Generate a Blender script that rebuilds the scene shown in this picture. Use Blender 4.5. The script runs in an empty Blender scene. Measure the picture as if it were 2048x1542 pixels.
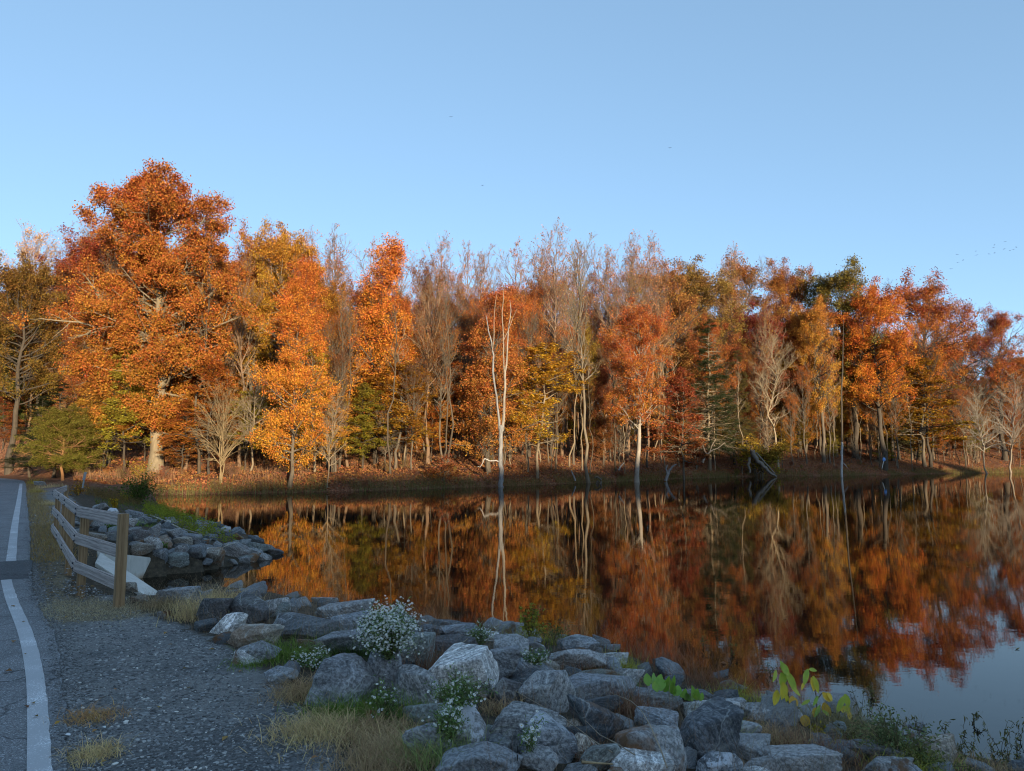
import bpy, math, random
import numpy as np
from mathutils import Vector

# ------------------------------------------------------------------ camera, sky, sun, exposure
F_PX = 1490.0
PITCH = math.radians(5.79)
EYE = 2.5
scene = bpy.context.scene
cam_d = bpy.data.cameras.new('camera')
cam_d.sensor_width = 36.0
cam_d.lens = 36.0 * F_PX / 2048.0
cam_d.clip_start = 0.05
cam_d.clip_end = 6000
cam = bpy.data.objects.new('camera', cam_d)
scene.collection.objects.link(cam)
cam.location = (0, 0, EYE)
cam.rotation_euler = (math.radians(90) + PITCH, 0, 0)
scene.camera = cam

SUN_EL = math.radians(6.5)
SUN_AZ = (0.40, -0.92)          # horizontal direction towards the sun
world = bpy.data.worlds.new('World')
scene.world = world
world.use_nodes = True
wn = world.node_tree
bg = wn.nodes['Background']
sky = wn.nodes.new('ShaderNodeTexSky')
sky.sky_type = 'NISHITA'
sky.sun_disc = False
sky.sun_elevation = SUN_EL
sky.sun_rotation = math.atan2(SUN_AZ[0], SUN_AZ[1])
sky.altitude = 100
sky.air_density = 0.5
sky.dust_density = 0.5
sky.ozone_density = 2.6
gam = wn.nodes.new('ShaderNodeGamma')      # evens out the brightness of the clear evening sky
gam.inputs[1].default_value = 0.53
wn.links.new(sky.outputs[0], gam.inputs[0])
tint = wn.nodes.new('ShaderNodeMix'); tint.data_type = 'RGBA'; tint.blend_type = 'MULTIPLY'
tint.inputs[0].default_value = 1.0; tint.inputs[7].default_value = (0.91, 1.0, 1.0, 1)
wn.links.new(gam.outputs[0], tint.inputs[6])
wn.links.new(tint.outputs[2], bg.inputs[0])
bg.inputs[1].default_value = 0.15

sun_d = bpy.data.lights.new('sun', 'SUN')
sun_d.energy = 2.6
sun_d.angle = math.radians(0.6)
sun_d.color = (1.0, 0.80, 0.53)
sun = bpy.data.objects.new('sun', sun_d)
scene.collection.objects.link(sun)
_n = math.hypot(*SUN_AZ)
sdir = Vector((-SUN_AZ[0] / _n * math.cos(SUN_EL), -SUN_AZ[1] / _n * math.cos(SUN_EL), -math.sin(SUN_EL)))
sun.rotation_euler = sdir.to_track_quat('-Z', 'Y').to_euler()
sun.location = (40, -60, 40)

vs = scene.view_settings
vs.view_transform = 'Standard'
vs.look = 'None'
vs.exposure = 2.0
vs.gamma = 1.0
scene.cycles.pixel_filter_type = 'BLACKMAN_HARRIS'
scene.cycles.filter_width = 1.1
scene.cycles.max_bounces = 5
scene.cycles.diffuse_bounces = 2
scene.cycles.glossy_bounces = 2
scene.cycles.transmission_bounces = 2
scene.cycles.caustics_reflective = False
scene.cycles.caustics_refractive = False

# ------------------------------------------------------------------ pixel <-> world helpers
cp, sp = math.cos(PITCH), math.sin(PITCH)
def ray(u, v):
    a, b = u - 1024.0, 771.0 - v
    return np.array([a, F_PX * cp - b * sp, F_PX * sp + b * cp])
def G(u, v, z=0.0):
    d = ray(u, v); t = (z - EYE) / d[2]
    return np.array([0, 0, EYE]) + d * t
def PY(u, v, y):
    d = ray(u, v); t = y / d[1]
    return np.array([0, 0, EYE]) + d * t

def sstep(a, b, x):
    t = np.clip((x - a) / (b - a), 0, 1)
    return t * t * (3 - 2 * t)

def poly_dist(x, y, poly, closed=False):
    P = np.asarray(poly, float)
    n = len(P); best = np.full(np.shape(x), 1e9)
    for i in range(n if closed else n - 1):
        a = P[i]; b = P[(i + 1) % n]; d = b - a
        L = max(d @ d, 1e-9)
        t = np.clip(((x - a[0]) * d[0] + (y - a[1]) * d[1]) / L, 0, 1)
        q = (x - a[0] - t * d[0]) ** 2 + (y - a[1] - t * d[1]) ** 2
        best = np.minimum(best, q)
    return np.sqrt(best)
def inside(x, y, poly):
    P = np.asarray(poly, float); c = np.zeros(np.shape(x), bool); n = len(P)
    for i in range(n):
        x0, y0 = P[i]; x1, y1 = P[(i + 1) % n]
        if y0 == y1: continue
        cond = ((y0 > y) != (y1 > y)) & (x < (x1 - x0) * (y - y0) / (y1 - y0) + x0)
        c ^= cond
    return c

_tabs = {}
def vnoise(x, y, seed=0):
    if seed not in _tabs:
        _tabs[seed] = np.random.RandomState(seed + 77).rand(256, 256)
    T = _tabs[seed]
    xi = np.floor(x).astype(int); yi = np.floor(y).astype(int)
    fx = x - xi; fy = y - yi
    fx = fx * fx * (3 - 2 * fx); fy = fy * fy * (3 - 2 * fy)
    g = lambda i, j: T[i % 256, j % 256]
    return (g(xi, yi) * (1 - fx) + g(xi + 1, yi) * fx) * (1 - fy) + (g(xi, yi + 1) * (1 - fx) + g(xi + 1, yi + 1) * fx) * fy
def fbm(x, y, seed=0, o=4):
    s = 0; a = 0.5; f = 1
    for k in range(o):
        s = s + a * (vnoise(x * f, y * f, seed + k) - 0.5); a *= 0.5; f *= 2.03
    return s

# shorelines in world metres, from the photograph's waterlines
NEAR_PX = [(2040, 1530), (1850, 1490), (1700, 1430), (1550, 1405), (1400, 1360), (1200, 1290), (900, 1250), (600, 1215)]
near_pts = [tuple(G(u, v)[:2]) for u, v in NEAR_PX]
inlet = [(-5.3, 12.9), (-6.2, 13.0), (-8.5, 15.4), (-8.4, 15.8)] + [tuple(G(u, v)[:2]) for u, v in [(302, 1152), (400, 1142), (480, 1128), (560, 1108)]]
spit_back = [(-8.4, 25), (-12.6, 31), (-17.5, 38), (-22, 46), (-26, 52)]
FAR_PX = [(310, 990), (480, 988), (650, 984), (820, 979), (1003, 972), (1200, 965), (1350, 958), (1500, 953), (1700, 951), (1850, 948), (2000, 945.5)]
far_pts = [tuple(G(u, v)[:2]) for u, v in FAR_PX]
far_pts += [(135, 178), (190, 186), (260, 200)]
water_poly = [(30, -16), (8, 2.8)] + near_pts + inlet + spit_back + far_pts + [(330, 230), (330, -120), (70, -60)]
far_line = far_pts
CREST_PX = [(700, 1542), (600, 1400), (440, 1290), (250, 1207)]
crest_edge = [(2.2, -1.0), (0.4, 2.6)] + [tuple(G(u, v, .85)[:2]) for u, v in CREST_PX] + [(-5.9, 10.5), (-7.4, 12.6), (-9.4, 15.9), (-11.2, 19.2), (-17, 29.5), (-31, 51)]
WHITE_PX = [(78, 1542), (75, 1440), (68, 1350), (50, 1270), (22, 1200), (12, 1163), (22, 1125), (30, 1050), (38, 1000), (42, 968)]
white_line = [tuple(G(u, v, .85)[:2]) for u, v in WHITE_PX]
white_line = [tuple(G(u, v, .85)[:2]) for u, v in [(100, 2600), (88, 1900)]] + white_line
road_right = [(white_line[0][0] + .13, white_line[0][1]), (white_line[1][0] + .13, white_line[1][1])] + [tuple(G(u, v, .87)[:2]) for u, v in [(134, 1542), (129, 1440), (121, 1350), (108, 1270), (72, 1200), (62, 1163), (60, 1125), (58, 1050), (53, 1000), (51, 968)]]
crest_poly = [(30, -40), (12, -9)] + crest_edge + [(-34, 56), (-60, 60), (-60, -60)]
road_mid = [(-2.2, -14), (-3.6, -4.5)] + [(x - 2.9, y - 2.0) for x, y in white_line[1:]] + [(-44, 66), (-56, 78), (-75, 90), (-110, 100)]

RIDGE = lambda x: np.interp(x, [-60, 10, 25, 37, 66, 110, 150, 200, 300], [28, 27, 25, 19.8, 25.0, 31.5, 36, 43, 52])
WING = [tuple(G(190, 1125, .74)[:2]), tuple(G(308, 1203, .32)[:2])]
CUT = [tuple(G(194, 1122, .74)[:2]), tuple(G(310, 1201, .32)[:2]), (-5.2, 12.6), (-5.2, 14.5), tuple(G(303, 1117, .40)[:2]), tuple(G(199, 1104, .72)[:2])]
def terr(x, y):
    x = np.asarray(x, float); y = np.asarray(y, float)
    dW = poly_dist(x, y, water_poly, True); inw = inside(x, y, water_poly)
    dC = poly_dist(x, y, crest_poly, True); inc = inside(x, y, crest_poly)
    zn = .85 * dW / (dW + dC + 1e-6)
    zn = np.where(inc, .85, zn)
    zn = zn + np.where(inc, 0, 1) * fbm(x * 1.3, y * 1.3, 3) * 0.15 * np.minimum(1, dW)
    s = poly_dist(x, y, far_line)
    slope = 0.10 + 0.13 * sstep(-30, 5, x)
    zf = 0.35 * sstep(0, 2.5, s) + slope * s + fbm(x * .12, y * .12, 9) * np.minimum(s * .12, 2.2) + fbm(x * .7, y * .7, 12) * 0.5 * sstep(0, 4, s)
    cap = 25 + 5 * fbm(x * .02, y * .02, 21)
    zf = cap * (1 - np.exp(-zf / cap * 1.15)) 
    m = sstep(38, 58, y + 0.0 * x) * sstep(-20, 0, y - (46 + 0 * x)) 
    zl = zn * (1 - m) + zf * m
    # shading ridge behind the camera
    rn = fbm(x * .045, y * .045, 33, 3) * 7 + fbm(x * .25, y * .25, 37, 3) * 3
    rr = (RIDGE(x) + rn - 4) * np.exp(-((y + 85) / 22.0) ** 2) * sstep(-35, -60, y)
    zl = np.maximum(zl, rr)
    dR = poly_dist(x, y, road_mid)
    w = 1 - sstep(4.2, 8.5, dR)
    zl = zl * (1 - w) + .85 * w
    # the ground is cut away at the concrete walls of the culvert
    wa = np.array(WING[0]); wb = np.array(WING[1]); wd = wb - wa
    tw_ = np.clip(((x - wa[0]) * wd[0] + (y - wa[1]) * wd[1]) / (wd @ wd), 0, 1)
    dwg = np.hypot(x - wa[0] - tw_ * wd[0], y - wa[1] - tw_ * wd[1])
    zl = np.where(dwg < 2.5, np.minimum(zl, .74 - .42 * tw_ - .07 + .16 * dwg), zl)
    zl = np.where(inside(x, y, CUT), np.minimum(zl, -.5), zl)
    dist = np.hypot(x, y)
    zl = zl * (1 - sstep(700, 1300, dist)) + 2 * sstep(700, 1300, dist)
    zw = -np.minimum(.28 * dW, 1.6) - 0.01
    return np.where(inw, zw, np.where(inside(x, y, CUT), zl, np.maximum(zl, 0.03 * np.minimum(dW, 1.0) + 0.0)))
def T(x, y):
    return float(terr(np.array([x]), np.array([y]))[0])
def hit(u, v, zoff=0.0):
    d = ray(u, v); ts = np.geomspace(2.0, 400, 900) / d[1]
    X = d[0] * ts; Y = d[1] * ts; Z = EYE + d[2] * ts
    b = np.where(Z < terr(X, Y) + zoff)[0]
    i = b[0] if len(b) else len(ts) - 1
    return np.array([X[i], Y[i], Z[i]])

# ------------------------------------------------------------------ object helpers
COL = scene.collection
def mesh_np(name, V, faces, mat=None, attrs=None, smooth=False):
    """V (n,3); faces: list of int arrays (m,k)."""
    me = bpy.data.meshes.new(name)
    V = np.ascontiguousarray(V, np.float32)
    faces = [np.asarray(f, np.int32) for f in faces if len(f)]
    me.vertices.add(len(V)); me.vertices.foreach_set('co', V.ravel())
    nl = sum(f.size for f in faces); nf = sum(len(f) for f in faces)
    me.loops.add(nl); me.polygons.add(nf)
    me.loops.foreach_set('vertex_index', np.concatenate([f.ravel() for f in faces]))
    tot = np.concatenate([np.full(len(f), f.shape[1], np.int32) for f in faces])
    me.polygons.foreach_set('loop_start', np.concatenate([[0], np.cumsum(tot)[:-1]]).astype(np.int32))
    me.polygons.foreach_set('loop_total', tot)
    me.polygons.foreach_set('use_smooth', np.full(nf, smooth))
    for k, (dom, arr) in (attrs or {}).items():
        a = me.attributes.new(k, 'FLOAT', dom)
        a.data.foreach_set('value', np.asarray(arr, np.float32))
    if mat: me.materials.append(mat)
    me.update(calc_edges=True)
    return me
def link(name, me, parent=None, loc=None, col=None):
    o = bpy.data.objects.new(name, me)
    COL.objects.link(o)
    if parent is not None: o.parent = parent
    if loc is not None: o.location = loc
    if col is not None: o.color = (*col, 1)
    return o
def tag(o, label, cat, group=None, kind=None):
    if label: o['label'] = label
    if cat: o['category'] = cat
    if group: o['group'] = group
    if kind: o['kind'] = kind
    return o
def empty(name, loc=(0, 0, 0), rz=0.0):
    o = bpy.data.objects.new(name, None); COL.objects.link(o)
    o.location = loc; o.rotation_euler = (0, 0, rz); o.empty_display_size = .3
    return o

def boxes_mesh(name, bl, mat, bev=0.0):
    import bmesh
    bm = bmesh.new()
    for pts in bl:   # 8 corners: bottom 4 ccw, top 4
        vs_ = [bm.verts.new(p) for p in pts]
        for f in ((3, 2, 1, 0), (4, 5, 6, 7), (0, 1, 5, 4), (1, 2, 6, 5), (2, 3, 7, 6), (3, 0, 4, 7)):
            bm.faces.new([vs_[i] for i in f])
    bmesh.ops.recalc_face_normals(bm, faces=bm.faces)
    if bev: bmesh.ops.bevel(bm, geom=bm.edges[:], offset=bev, segments=2, affect='EDGES')
    me = bpy.data.meshes.new(name); bm.to_mesh(me); bm.free()
    me.materials.append(mat)
    return me

# ------------------------------------------------------------------ material helpers
class NT:
    def __init__(s, name):
        s.m = bpy.data.materials.new(name); s.m.use_nodes = True
        s.t = s.m.node_tree; s.n = s.t.nodes; s.l = s.t.links
        for x in list(s.n): s.n.remove(x)
        s.out = s.n.new('ShaderNodeOutputMaterial')
    def node(s, ty, **kw):
        n = s.n.new(ty)
        for k, v in kw.items(): setattr(n, k, v)
        return n
    def put(s, inp, val):
        if val is None: return
        if isinstance(val, bpy.types.NodeSocket): s.l.new(val, inp)
        elif isinstance(val, (tuple, list)) and len(val) == 3 and inp.type == 'RGBA': inp.default_value = (*val, 1)
        else: inp.default_value = val
    def coord(s, which='Object', scale=(1, 1, 1), rot=(0, 0, 0)):
        tc = s.node('ShaderNodeTexCoord'); mp = s.node('ShaderNodeMapping')
        s.l.new(tc.outputs[which], mp.inputs[0]); mp.inputs['Scale'].default_value = scale; mp.inputs['Rotation'].default_value = rot
        return mp.outputs[0]
    def pos(s, scale=(1, 1, 1)):
        g = s.node('ShaderNodeNewGeometry'); mp = s.node('ShaderNodeMapping')
        s.l.new(g.outputs['Position'], mp.inputs[0]); mp.inputs['Scale'].default_value = scale
        return mp.outputs[0]
    def noise(s, vec, scale, detail=3, rough=.5, dist=0.0, col=False):
        n = s.node('ShaderNodeTexNoise'); s.put(n.inputs['Vector'], vec)
        n.inputs['Scale'].default_value = scale; n.inputs['Detail'].default_value = detail
        n.inputs['Roughness'].default_value = rough; n.inputs['Distortion'].default_value = dist
        return n.outputs[1 if col else 0]
    def voro(s, vec, scale, feat='F1', out='Distance', rnd=1.0):
        n = s.node('ShaderNodeTexVoronoi'); n.feature = feat; s.put(n.inputs['Vector'], vec)
        n.inputs['Scale'].default_value = scale; n.inputs['Randomness'].default_value = rnd
        return n.outputs[out]
    def ramp(s, fac, stops, interp='LINEAR'):
        r = s.node('ShaderNodeValToRGB'); s.put(r.inputs[0], fac); r.color_ramp.interpolation = interp
        el = r.color_ramp.elements
        while len(el) < len(stops): el.new(.5)
        for e, (p, c) in zip(el, stops):
            e.position = p; e.color = (*c, 1) if isinstance(c, (tuple, list)) else (c, c, c, 1)
        return r.outputs[0]
    def mix(s, fac, a, b, mode='MIX'):
        n = s.node('ShaderNodeMix'); n.data_type = 'RGBA'; n.blend_type = mode
        s.put(n.inputs[0], fac); s.put(n.inputs[6], a); s.put(n.inputs[7], b)
        return n.outputs[2]
    def math(s, op, a, b=None, c=None, clamp=False):
        n = s.node('ShaderNodeMath'); n.operation = op; n.use_clamp = clamp
        s.put(n.inputs[0], a)
        if b is not None: s.put(n.inputs[1], b)
        if c is not None: s.put(n.inputs[2], c)
        return n.outputs[0]
    def attr(s, name):
        n = s.node('ShaderNodeAttribute'); n.attribute_name = name
        return n.outputs['Fac']
    def bump(s, h, strength=.5, dist=.02, nrm=None):
        n = s.node('ShaderNodeBump'); s.put(n.inputs['Height'], h)
        n.inputs['Strength'].default_value = strength; n.inputs['Distance'].default_value = dist
        if nrm is not None: s.put(n.inputs['Normal'], nrm)
        return n.outputs[0]
    def hsv(s, col, h=.5, sa=1.0, v=1.0):
        n = s.node('ShaderNodeHueSaturation'); s.put(n.inputs['Color'], col)
        s.put(n.inputs['Hue'], h); s.put(n.inputs['Saturation'], sa); s.put(n.inputs['Value'], v)
        return n.outputs[0]
    def ocol(s):
        n = s.node('ShaderNodeObjectInfo'); return n.outputs['Color'], n.outputs['Random']
    def pbsdf(s, col, rough=.8, nrm=None, spec=.3):
        b = s.node('ShaderNodeBsdfPrincipled'); s.put(b.inputs['Base Color'], col)
        s.put(b.inputs['Roughness'], rough); b.inputs['Specular IOR Level'].default_value = spec
        if nrm is not None: s.put(b.inputs['Normal'], nrm)
        return b.outputs[0]
    def done(s, sh):
        s.l.new(sh, s.out.inputs[0]); return s.m

def leaf_material(name, hue_var=.045, val_var=.8, trans=.28, clump=.5):
    t = NT(name); oc, rnd = t.ocol(); tone = t.attr('tone')
    nz = t.noise(t.coord('Object'), clump, 2)
    h = t.math('ADD', t.math('MULTIPLY', t.math('SUBTRACT', tone, .47), hue_var), t.math('MULTIPLY_ADD', t.math('SUBTRACT', nz, .44), hue_var, .5))
    v = t.math('MULTIPLY_ADD', t.math('FRACT', t.math('MULTIPLY', tone, 7.31)), val_var, 1.0 - val_var * .5)
    c = t.hsv(oc, h, 1.0, v)
    d = t.node('ShaderNodeBsdfDiffuse'); t.put(d.inputs[0], c)
    tr = t.node('ShaderNodeBsdfTranslucent'); t.put(tr.inputs[0], c)
    mx = t.node('ShaderNodeMixShader'); mx.inputs[0].default_value = trans
    t.l.new(d.outputs[0], mx.inputs[1]); t.l.new(tr.outputs[0], mx.inputs[2])
    return t.done(mx.outputs[0])
M_LEAF = leaf_material('autumn_leaf', .055, 1.0)
M_BLADE = leaf_material('grass_blade', .03, .7, .3, .8)
def bark_material():
    t = NT('bark'); oc, rnd = t.ocol(); co = t.coord('Object', (3, 3, .5))
    n1 = t.noise(co, 3.0, 5, .65); n2 = t.noise(t.coord('Object'), .6, 2)
    c = t.mix(t.ramp(n1, [(.3, .25), (.7, 1.0)]), t.mix(.6, oc, (0, 0, 0)), oc)
    c = t.hsv(c, .5, 1, t.math('MULTIPLY_ADD', n2, .8, .6))
    return t.done(t.pbsdf(c, .9, t.bump(n1, .6, .03), .2))
M_BARK = bark_material()
# ------------------------------------------------------------------ setting materials
def ground_material():
    t = NT('ground'); P = t.pos()
    # leaf litter of the wood
    vc = t.voro(P, 7, out='Color')
    sep = t.node('ShaderNodeSeparateColor'); t.l.new(vc, sep.inputs[0])
    big = t.noise(P, .35, 4, .6)
    lit = t.ramp(sep.outputs[0], [(0, (.07, .028, .018)), (.35, (.16, .060, .032)), (.6, (.24, .092, .045)), (.85, (.32, .15, .075)), (1, (.40, .25, .15))])
    lit = t.mix(t.ramp(big, [(.35, 0), (.7, .7)]), lit, (.12, .065, .038))
    lit = t.mix(t.ramp(t.noise(P, 1.7, 4, .7), [(.5, 0), (.75, .6)]), lit, (.06, .042, .028))
    # bank soil
    sn = t.noise(P, 9, 6, .7)
    soil = t.ramp(sn, [(.3, (.03, .025, .018)), (.55, (.08, .065, .045)), (.8, (.18, .14, .09))])
    # gravel: dark blue grey stone dust with small chips
    g1 = t.voro(P, 46); g1c = t.voro(P, 46, out='Color'); g2c = t.voro(P, 120, out='Color')
    s1 = t.node('ShaderNodeSeparateColor'); t.l.new(g1c, s1.inputs[0])
    s2 = t.node('ShaderNodeSeparateColor'); t.l.new(g2c, s2.inputs[0])
    gr = t.ramp(s1.outputs[0], [(0, (.08, .082, .083)), (.5, (.185, .188, .185)), (.86, (.30, .30, .29)), (.97, (.42, .42, .40)), (1, (.7, .7, .65))])
    gr2 = t.ramp(s2.outputs[1], [(0, (.095, .097, .098)), (.6, (.215, .218, .215)), (.95, (.33, .33, .32)), (1, (.5, .5, .48))])
    gm = t.ramp(t.noise(P, .9, 4, .6), [(.35, 0), (.62, 1)])
    gr = t.mix(t.math('MULTIPLY_ADD', gm, .6, .2), gr, gr2)
    gr = t.mix(t.ramp(t.noise(P, .45, 5, .65), [(.42, 0), (.7, .5)]), gr, (.24, .225, .20))
    # straw chaff over the gravel by the rail
    hay_n = t.noise(t.pos((1, .5, 1)), 26, 5, .7)
    hay = t.ramp(hay_n, [(.3, (.05, .045, .035)), (.5, (.19, .15, .09)), (.75, (.36, .29, .18))])
    ah = t.math('ADD', t.attr('hay'), t.math('MULTIPLY', t.math('SUBTRACT', t.noise(P, 1.6, 5, .7), .5), 1.5))
    gr = t.mix(t.ramp(t.noise(P, .6, 6, .7), [(.5, 0), (.62, .55)]), gr, (.055, .06, .065))
    gr = t.mix(t.ramp(ah, [(.38, 0), (.55, .9)]), gr, hay)
    ag = t.math('ADD', t.attr('gravel'), t.math('MULTIPLY', t.math('SUBTRACT', t.noise(P, 3.0, 5, .65), .5), .8))
    af = t.attr('far')
    c = t.mix(t.ramp(ag, [(.44, 0), (.56, 1)]), soil, gr)
    c = t.mix(af, c, lit)
    # rough height
    hg = t.math('ADD', t.math('MULTIPLY', g1, .5), t.math('MULTIPLY', t.noise(P, 70, 4, .6), .8))
    hf = t.math('ADD', sep.outputs[1], t.math('MULTIPLY', big, 2))
    n1 = t.bump(hg, .9, .02)
    return t.done(t.pbsdf(c, .92, t.bump(t.math('MULTIPLY', hf, af), .8, .12, n1), .15))
def water_material():
    t = NT('lake_water'); P = t.pos()
    ln = t.noise(P, .05, 2)
    msk = t.ramp(t.noise(P, .07, 3, .5), [(.40, .12), (.62, 1)])
    w1 = t.noise(t.pos((1, 1.5, 1)), 2.6, 3, .55)
    w2 = t.noise(t.pos((.9, 1.4, 1)), 11, 2, .5)
    h = t.math('ADD', w1, t.math('MULTIPLY', w2, t.math('MULTIPLY', msk, .30)))
    nrm = t.bump(h, 1.0, .0006)
    fr = t.node('ShaderNodeFresnel'); fr.inputs[0].default_value = 1.45; t.l.new(nrm, fr.inputs['Normal'])
    d = t.node('ShaderNodeBsdfDiffuse'); d.inputs[0].default_value = (.010, .009, .006, 1)
    g = t.node('ShaderNodeBsdfGlossy'); g.inputs['Roughness'].default_value = .02; g.inputs[0].default_value = (.86, .83, .80, 1)
    t.l.new(nrm, g.inputs['Normal'])
    mx = t.node('ShaderNodeMixShader'); t.l.new(fr.outputs[0], mx.inputs[0])
    t.l.new(d.outputs[0], mx.inputs[1]); t.l.new(g.outputs[0], mx.inputs[2])
    return t.done(mx.outputs[0])
def asphalt_material(name, base, lo=.7):
    t = NT(name); P = t.pos()
    v = t.voro(P, 150, out='Color'); s = t.node('ShaderNodeSeparateColor'); t.l.new(v, s.inputs[0])
    k = t.ramp(s.outputs[0], [(0, .45), (.5, .9), (.92, 1.3), (1, 2.6)])
    n = t.noise(P, .7, 4, .6); crack = t.voro(t.noise(P, .8, 3, col=True), 3, feat='DISTANCE_TO_EDGE')
    c = t.mix(1.0, base, k, 'MULTIPLY')
    c = t.mix(t.ramp(t.noise(P, 2.2, 6, .7), [(.5, 0), (.72, .45)]), c, (.06, .062, .065))
    cw = t.voro(t.mix(.25, P, t.noise(P, 1.5, 5, .7, col=True)), 1.1, feat='DISTANCE_TO_EDGE')
    c = t.mix(t.ramp(cw, [(0, .8), (.010, 0)]), c, (.02, .02, .022))
    c = t.hsv(c, .5, 1, t.math('MULTIPLY_ADD', n, .7, lo))
    return t.done(t.pbsdf(c, .85, t.bump(t.noise(P, 160, 3, .6), .7, .006), .3))
def paint_material():
    t = NT('road_paint'); P = t.pos()
    n = t.noise(P, 90, 5, .75); n2 = t.noise(P, 3, 4, .6)
    w = t.ramp(t.math('ADD', n, t.math('MULTIPLY', n2, .45)), [(.56, 0), (.68, 1)])
    c = t.mix(w, (.86, .87, .88), (.42, .43, .44))
    return t.done(t.pbsdf(c, .8, t.bump(n, .6, .005), .3))
def rock_material():
    t = NT('gneiss'); oc, rnd = t.ocol(); tc = t.node('ShaderNodeTexCoord')
    off = t.node('ShaderNodeCombineXYZ'); t.put(off.inputs[0], t.math('MULTIPLY', rnd, 37)); t.put(off.inputs[1], t.math('MULTIPLY', rnd, 91))
    add = t.node('ShaderNodeVectorMath'); t.l.new(tc.outputs['Object'], add.inputs[0]); t.l.new(off.outputs[0], add.inputs[1])
    V = add.outputs[0]
    def mp(scale, rot):
        m = t.node('ShaderNodeMapping'); t.l.new(V, m.inputs[0]); m.inputs['Scale'].default_value = scale; m.inputs['Rotation'].default_value = rot
        return m.outputs[0]
    band = t.noise(mp((1.2, 1.2, 9), (.5, .35, 0)), 2.6, 8, .74, 1.0)
    spk = t.noise(V, 42, 4, .75); big = t.noise(V, 2.2, 5, .6)
    c = t.mix(t.math('MULTIPLY_ADD', t.math('SUBTRACT', t.ramp(band, [(.36, 0), (.50, .4), (.62, 1)]), .45), t.math('MULTIPLY_ADD', rnd, .8, .3), .45), t.mix(.55, oc, (.012, .014, .018)), t.hsv(oc, .5, .6, 2.0))
    c = t.mix(t.ramp(spk, [(.42, .6), (.56, 0)]), c, (.018, .022, .026))
    c = t.mix(t.ramp(spk, [(.60, 0), (.72, .8)]), c, (.42, .43, .42))
    # pale lichen crust in ragged patches
    li = t.noise(V, 5, 7, .75)
    c = t.mix(t.ramp(li, [(.56, 0), (.62, .55)]), c, (.26, .28, .26))
    # iron stain
    st = t.noise(mp((1, 1, 1), (1, 2, 0)), 1.6, 5, .7); sa = t.node('ShaderNodeAttribute'); sa.attribute_type = 'OBJECT'; sa.attribute_name = 'stain'
    c = t.mix(t.math('MULTIPLY', t.ramp(st, [(.46, 0), (.56, .9)]), sa.outputs['Fac']), c, (.20, .095, .035))
    # quartz cap
    qa = t.node('ShaderNodeAttribute'); qa.attribute_type = 'OBJECT'; qa.attribute_name = 'quartz'
    sepz = t.node('ShaderNodeSeparateXYZ'); t.l.new(tc.outputs['Object'], sepz.inputs[0])
    qz = t.math('ADD', t.math('MULTIPLY', sepz.outputs[2], 2.2), t.math('MULTIPLY', t.noise(V, 5, 8, .75), 1.7))
    c = t.mix(t.math('MULTIPLY', t.ramp(qz, [(.98, 0), (1.0, 1)]), qa.outputs['Fac']), c, (.60, .62, .66))
    c = t.mix(t.ramp(t.noise(V, 1.3, 5, .65), [(.45, 0), (.65, .4)]), c, t.mix(.5, c, (.09, .095, .08)))
    # thin quartz veins
    vn = t.voro(t.mix(.35, mp((1, 1, 1), (0, 1, .5)), t.noise(V, 3, 4, col=True)), 2.2, feat='DISTANCE_TO_EDGE')
    c = t.mix(t.ramp(vn, [(0, .5), (.012, 0)]), c, (.5, .52, .5))
    hgt = t.math('ADD', t.math('MULTIPLY', band, .7), t.math('ADD', t.math('MULTIPLY', spk, .35), t.math('MULTIPLY', t.noise(V, 9, 5, .7), .8)))
    return t.done(t.pbsdf(c, .82, t.bump(hgt, .85, .035), .35))
def wood_material(name, a, b):
    t = NT(name); co = t.coord('UV')
    tc = t.node('ShaderNodeTexCoord'); oc, rnd = t.ocol()
    m = t.node('ShaderNodeMapping'); t.l.new(tc.outputs['UV'], m.inputs[0]); m.inputs['Scale'].default_value = (1.4, 30, 1)
    of = t.node('ShaderNodeVectorMath'); t.l.new(m.outputs[0], of.inputs[0])
    cb = t.node('ShaderNodeCombineXYZ'); t.put(cb.inputs[0], t.math('MULTIPLY', rnd, 50)); t.put(cb.inputs[2], t.math('MULTIPLY', rnd, 20)); t.l.new(cb.outputs[0], of.inputs[1])
    g = t.noise(of.outputs[0], 1.6, 5, .6, 1.6)
    w = t.node('ShaderNodeTexWave'); w.wave_type = 'BANDS'; w.bands_direction = 'Y'; t.l.new(of.outputs[0], w.inputs[0]); w.inputs['Scale'].default_value = .22; w.inputs['Distortion'].default_value = 14; w.inputs['Detail'].default_value = 3
    k = t.math('ADD', t.math('MULTIPLY', g, .8), t.math('MULTIPLY', w.outputs['Fac'], .2))
    c = t.mix(t.ramp(k, [(.25, 0), (.7, 1)]), a, b)
    kn = t.voro(t.pos((1, 1, 1)), 2.3)
    c = t.mix(t.ramp(kn, [(.03, .9), (.07, 0)]), c, (.03, .015, .008))
    return t.done(t.pbsdf(c, .8, t.bump(k, .35, .004), .2))
def concrete_material():
    t = NT('concrete'); P = t.pos()
    n = t.noise(P, 4, 6, .65); s = t.noise(t.pos((1, 1, .3)), 9, 4, .6)
    c = t.ramp(n, [(.3, (.52, .51, .46)), (.7, (.68, .66, .60))])
    z = t.node('ShaderNodeSeparateXYZ'); g = t.node('ShaderNodeNewGeometry'); t.l.new(g.outputs['Position'], z.inputs[0])
    st = t.math('ADD', t.math('MULTIPLY', z.outputs[2], -3.4), t.math('MULTIPLY', s, .9))
    c = t.mix(t.ramp(st, [(-.1 + .1, 0), (.45, .75)]), c, (.34, .20, .09))
    c = t.mix(t.ramp(s, [(.55, 0), (.75, .4)]), c, (.25, .22, .17))
    return t.done(t.pbsdf(c, .85, t.bump(n, .3, .01), .2))
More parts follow.
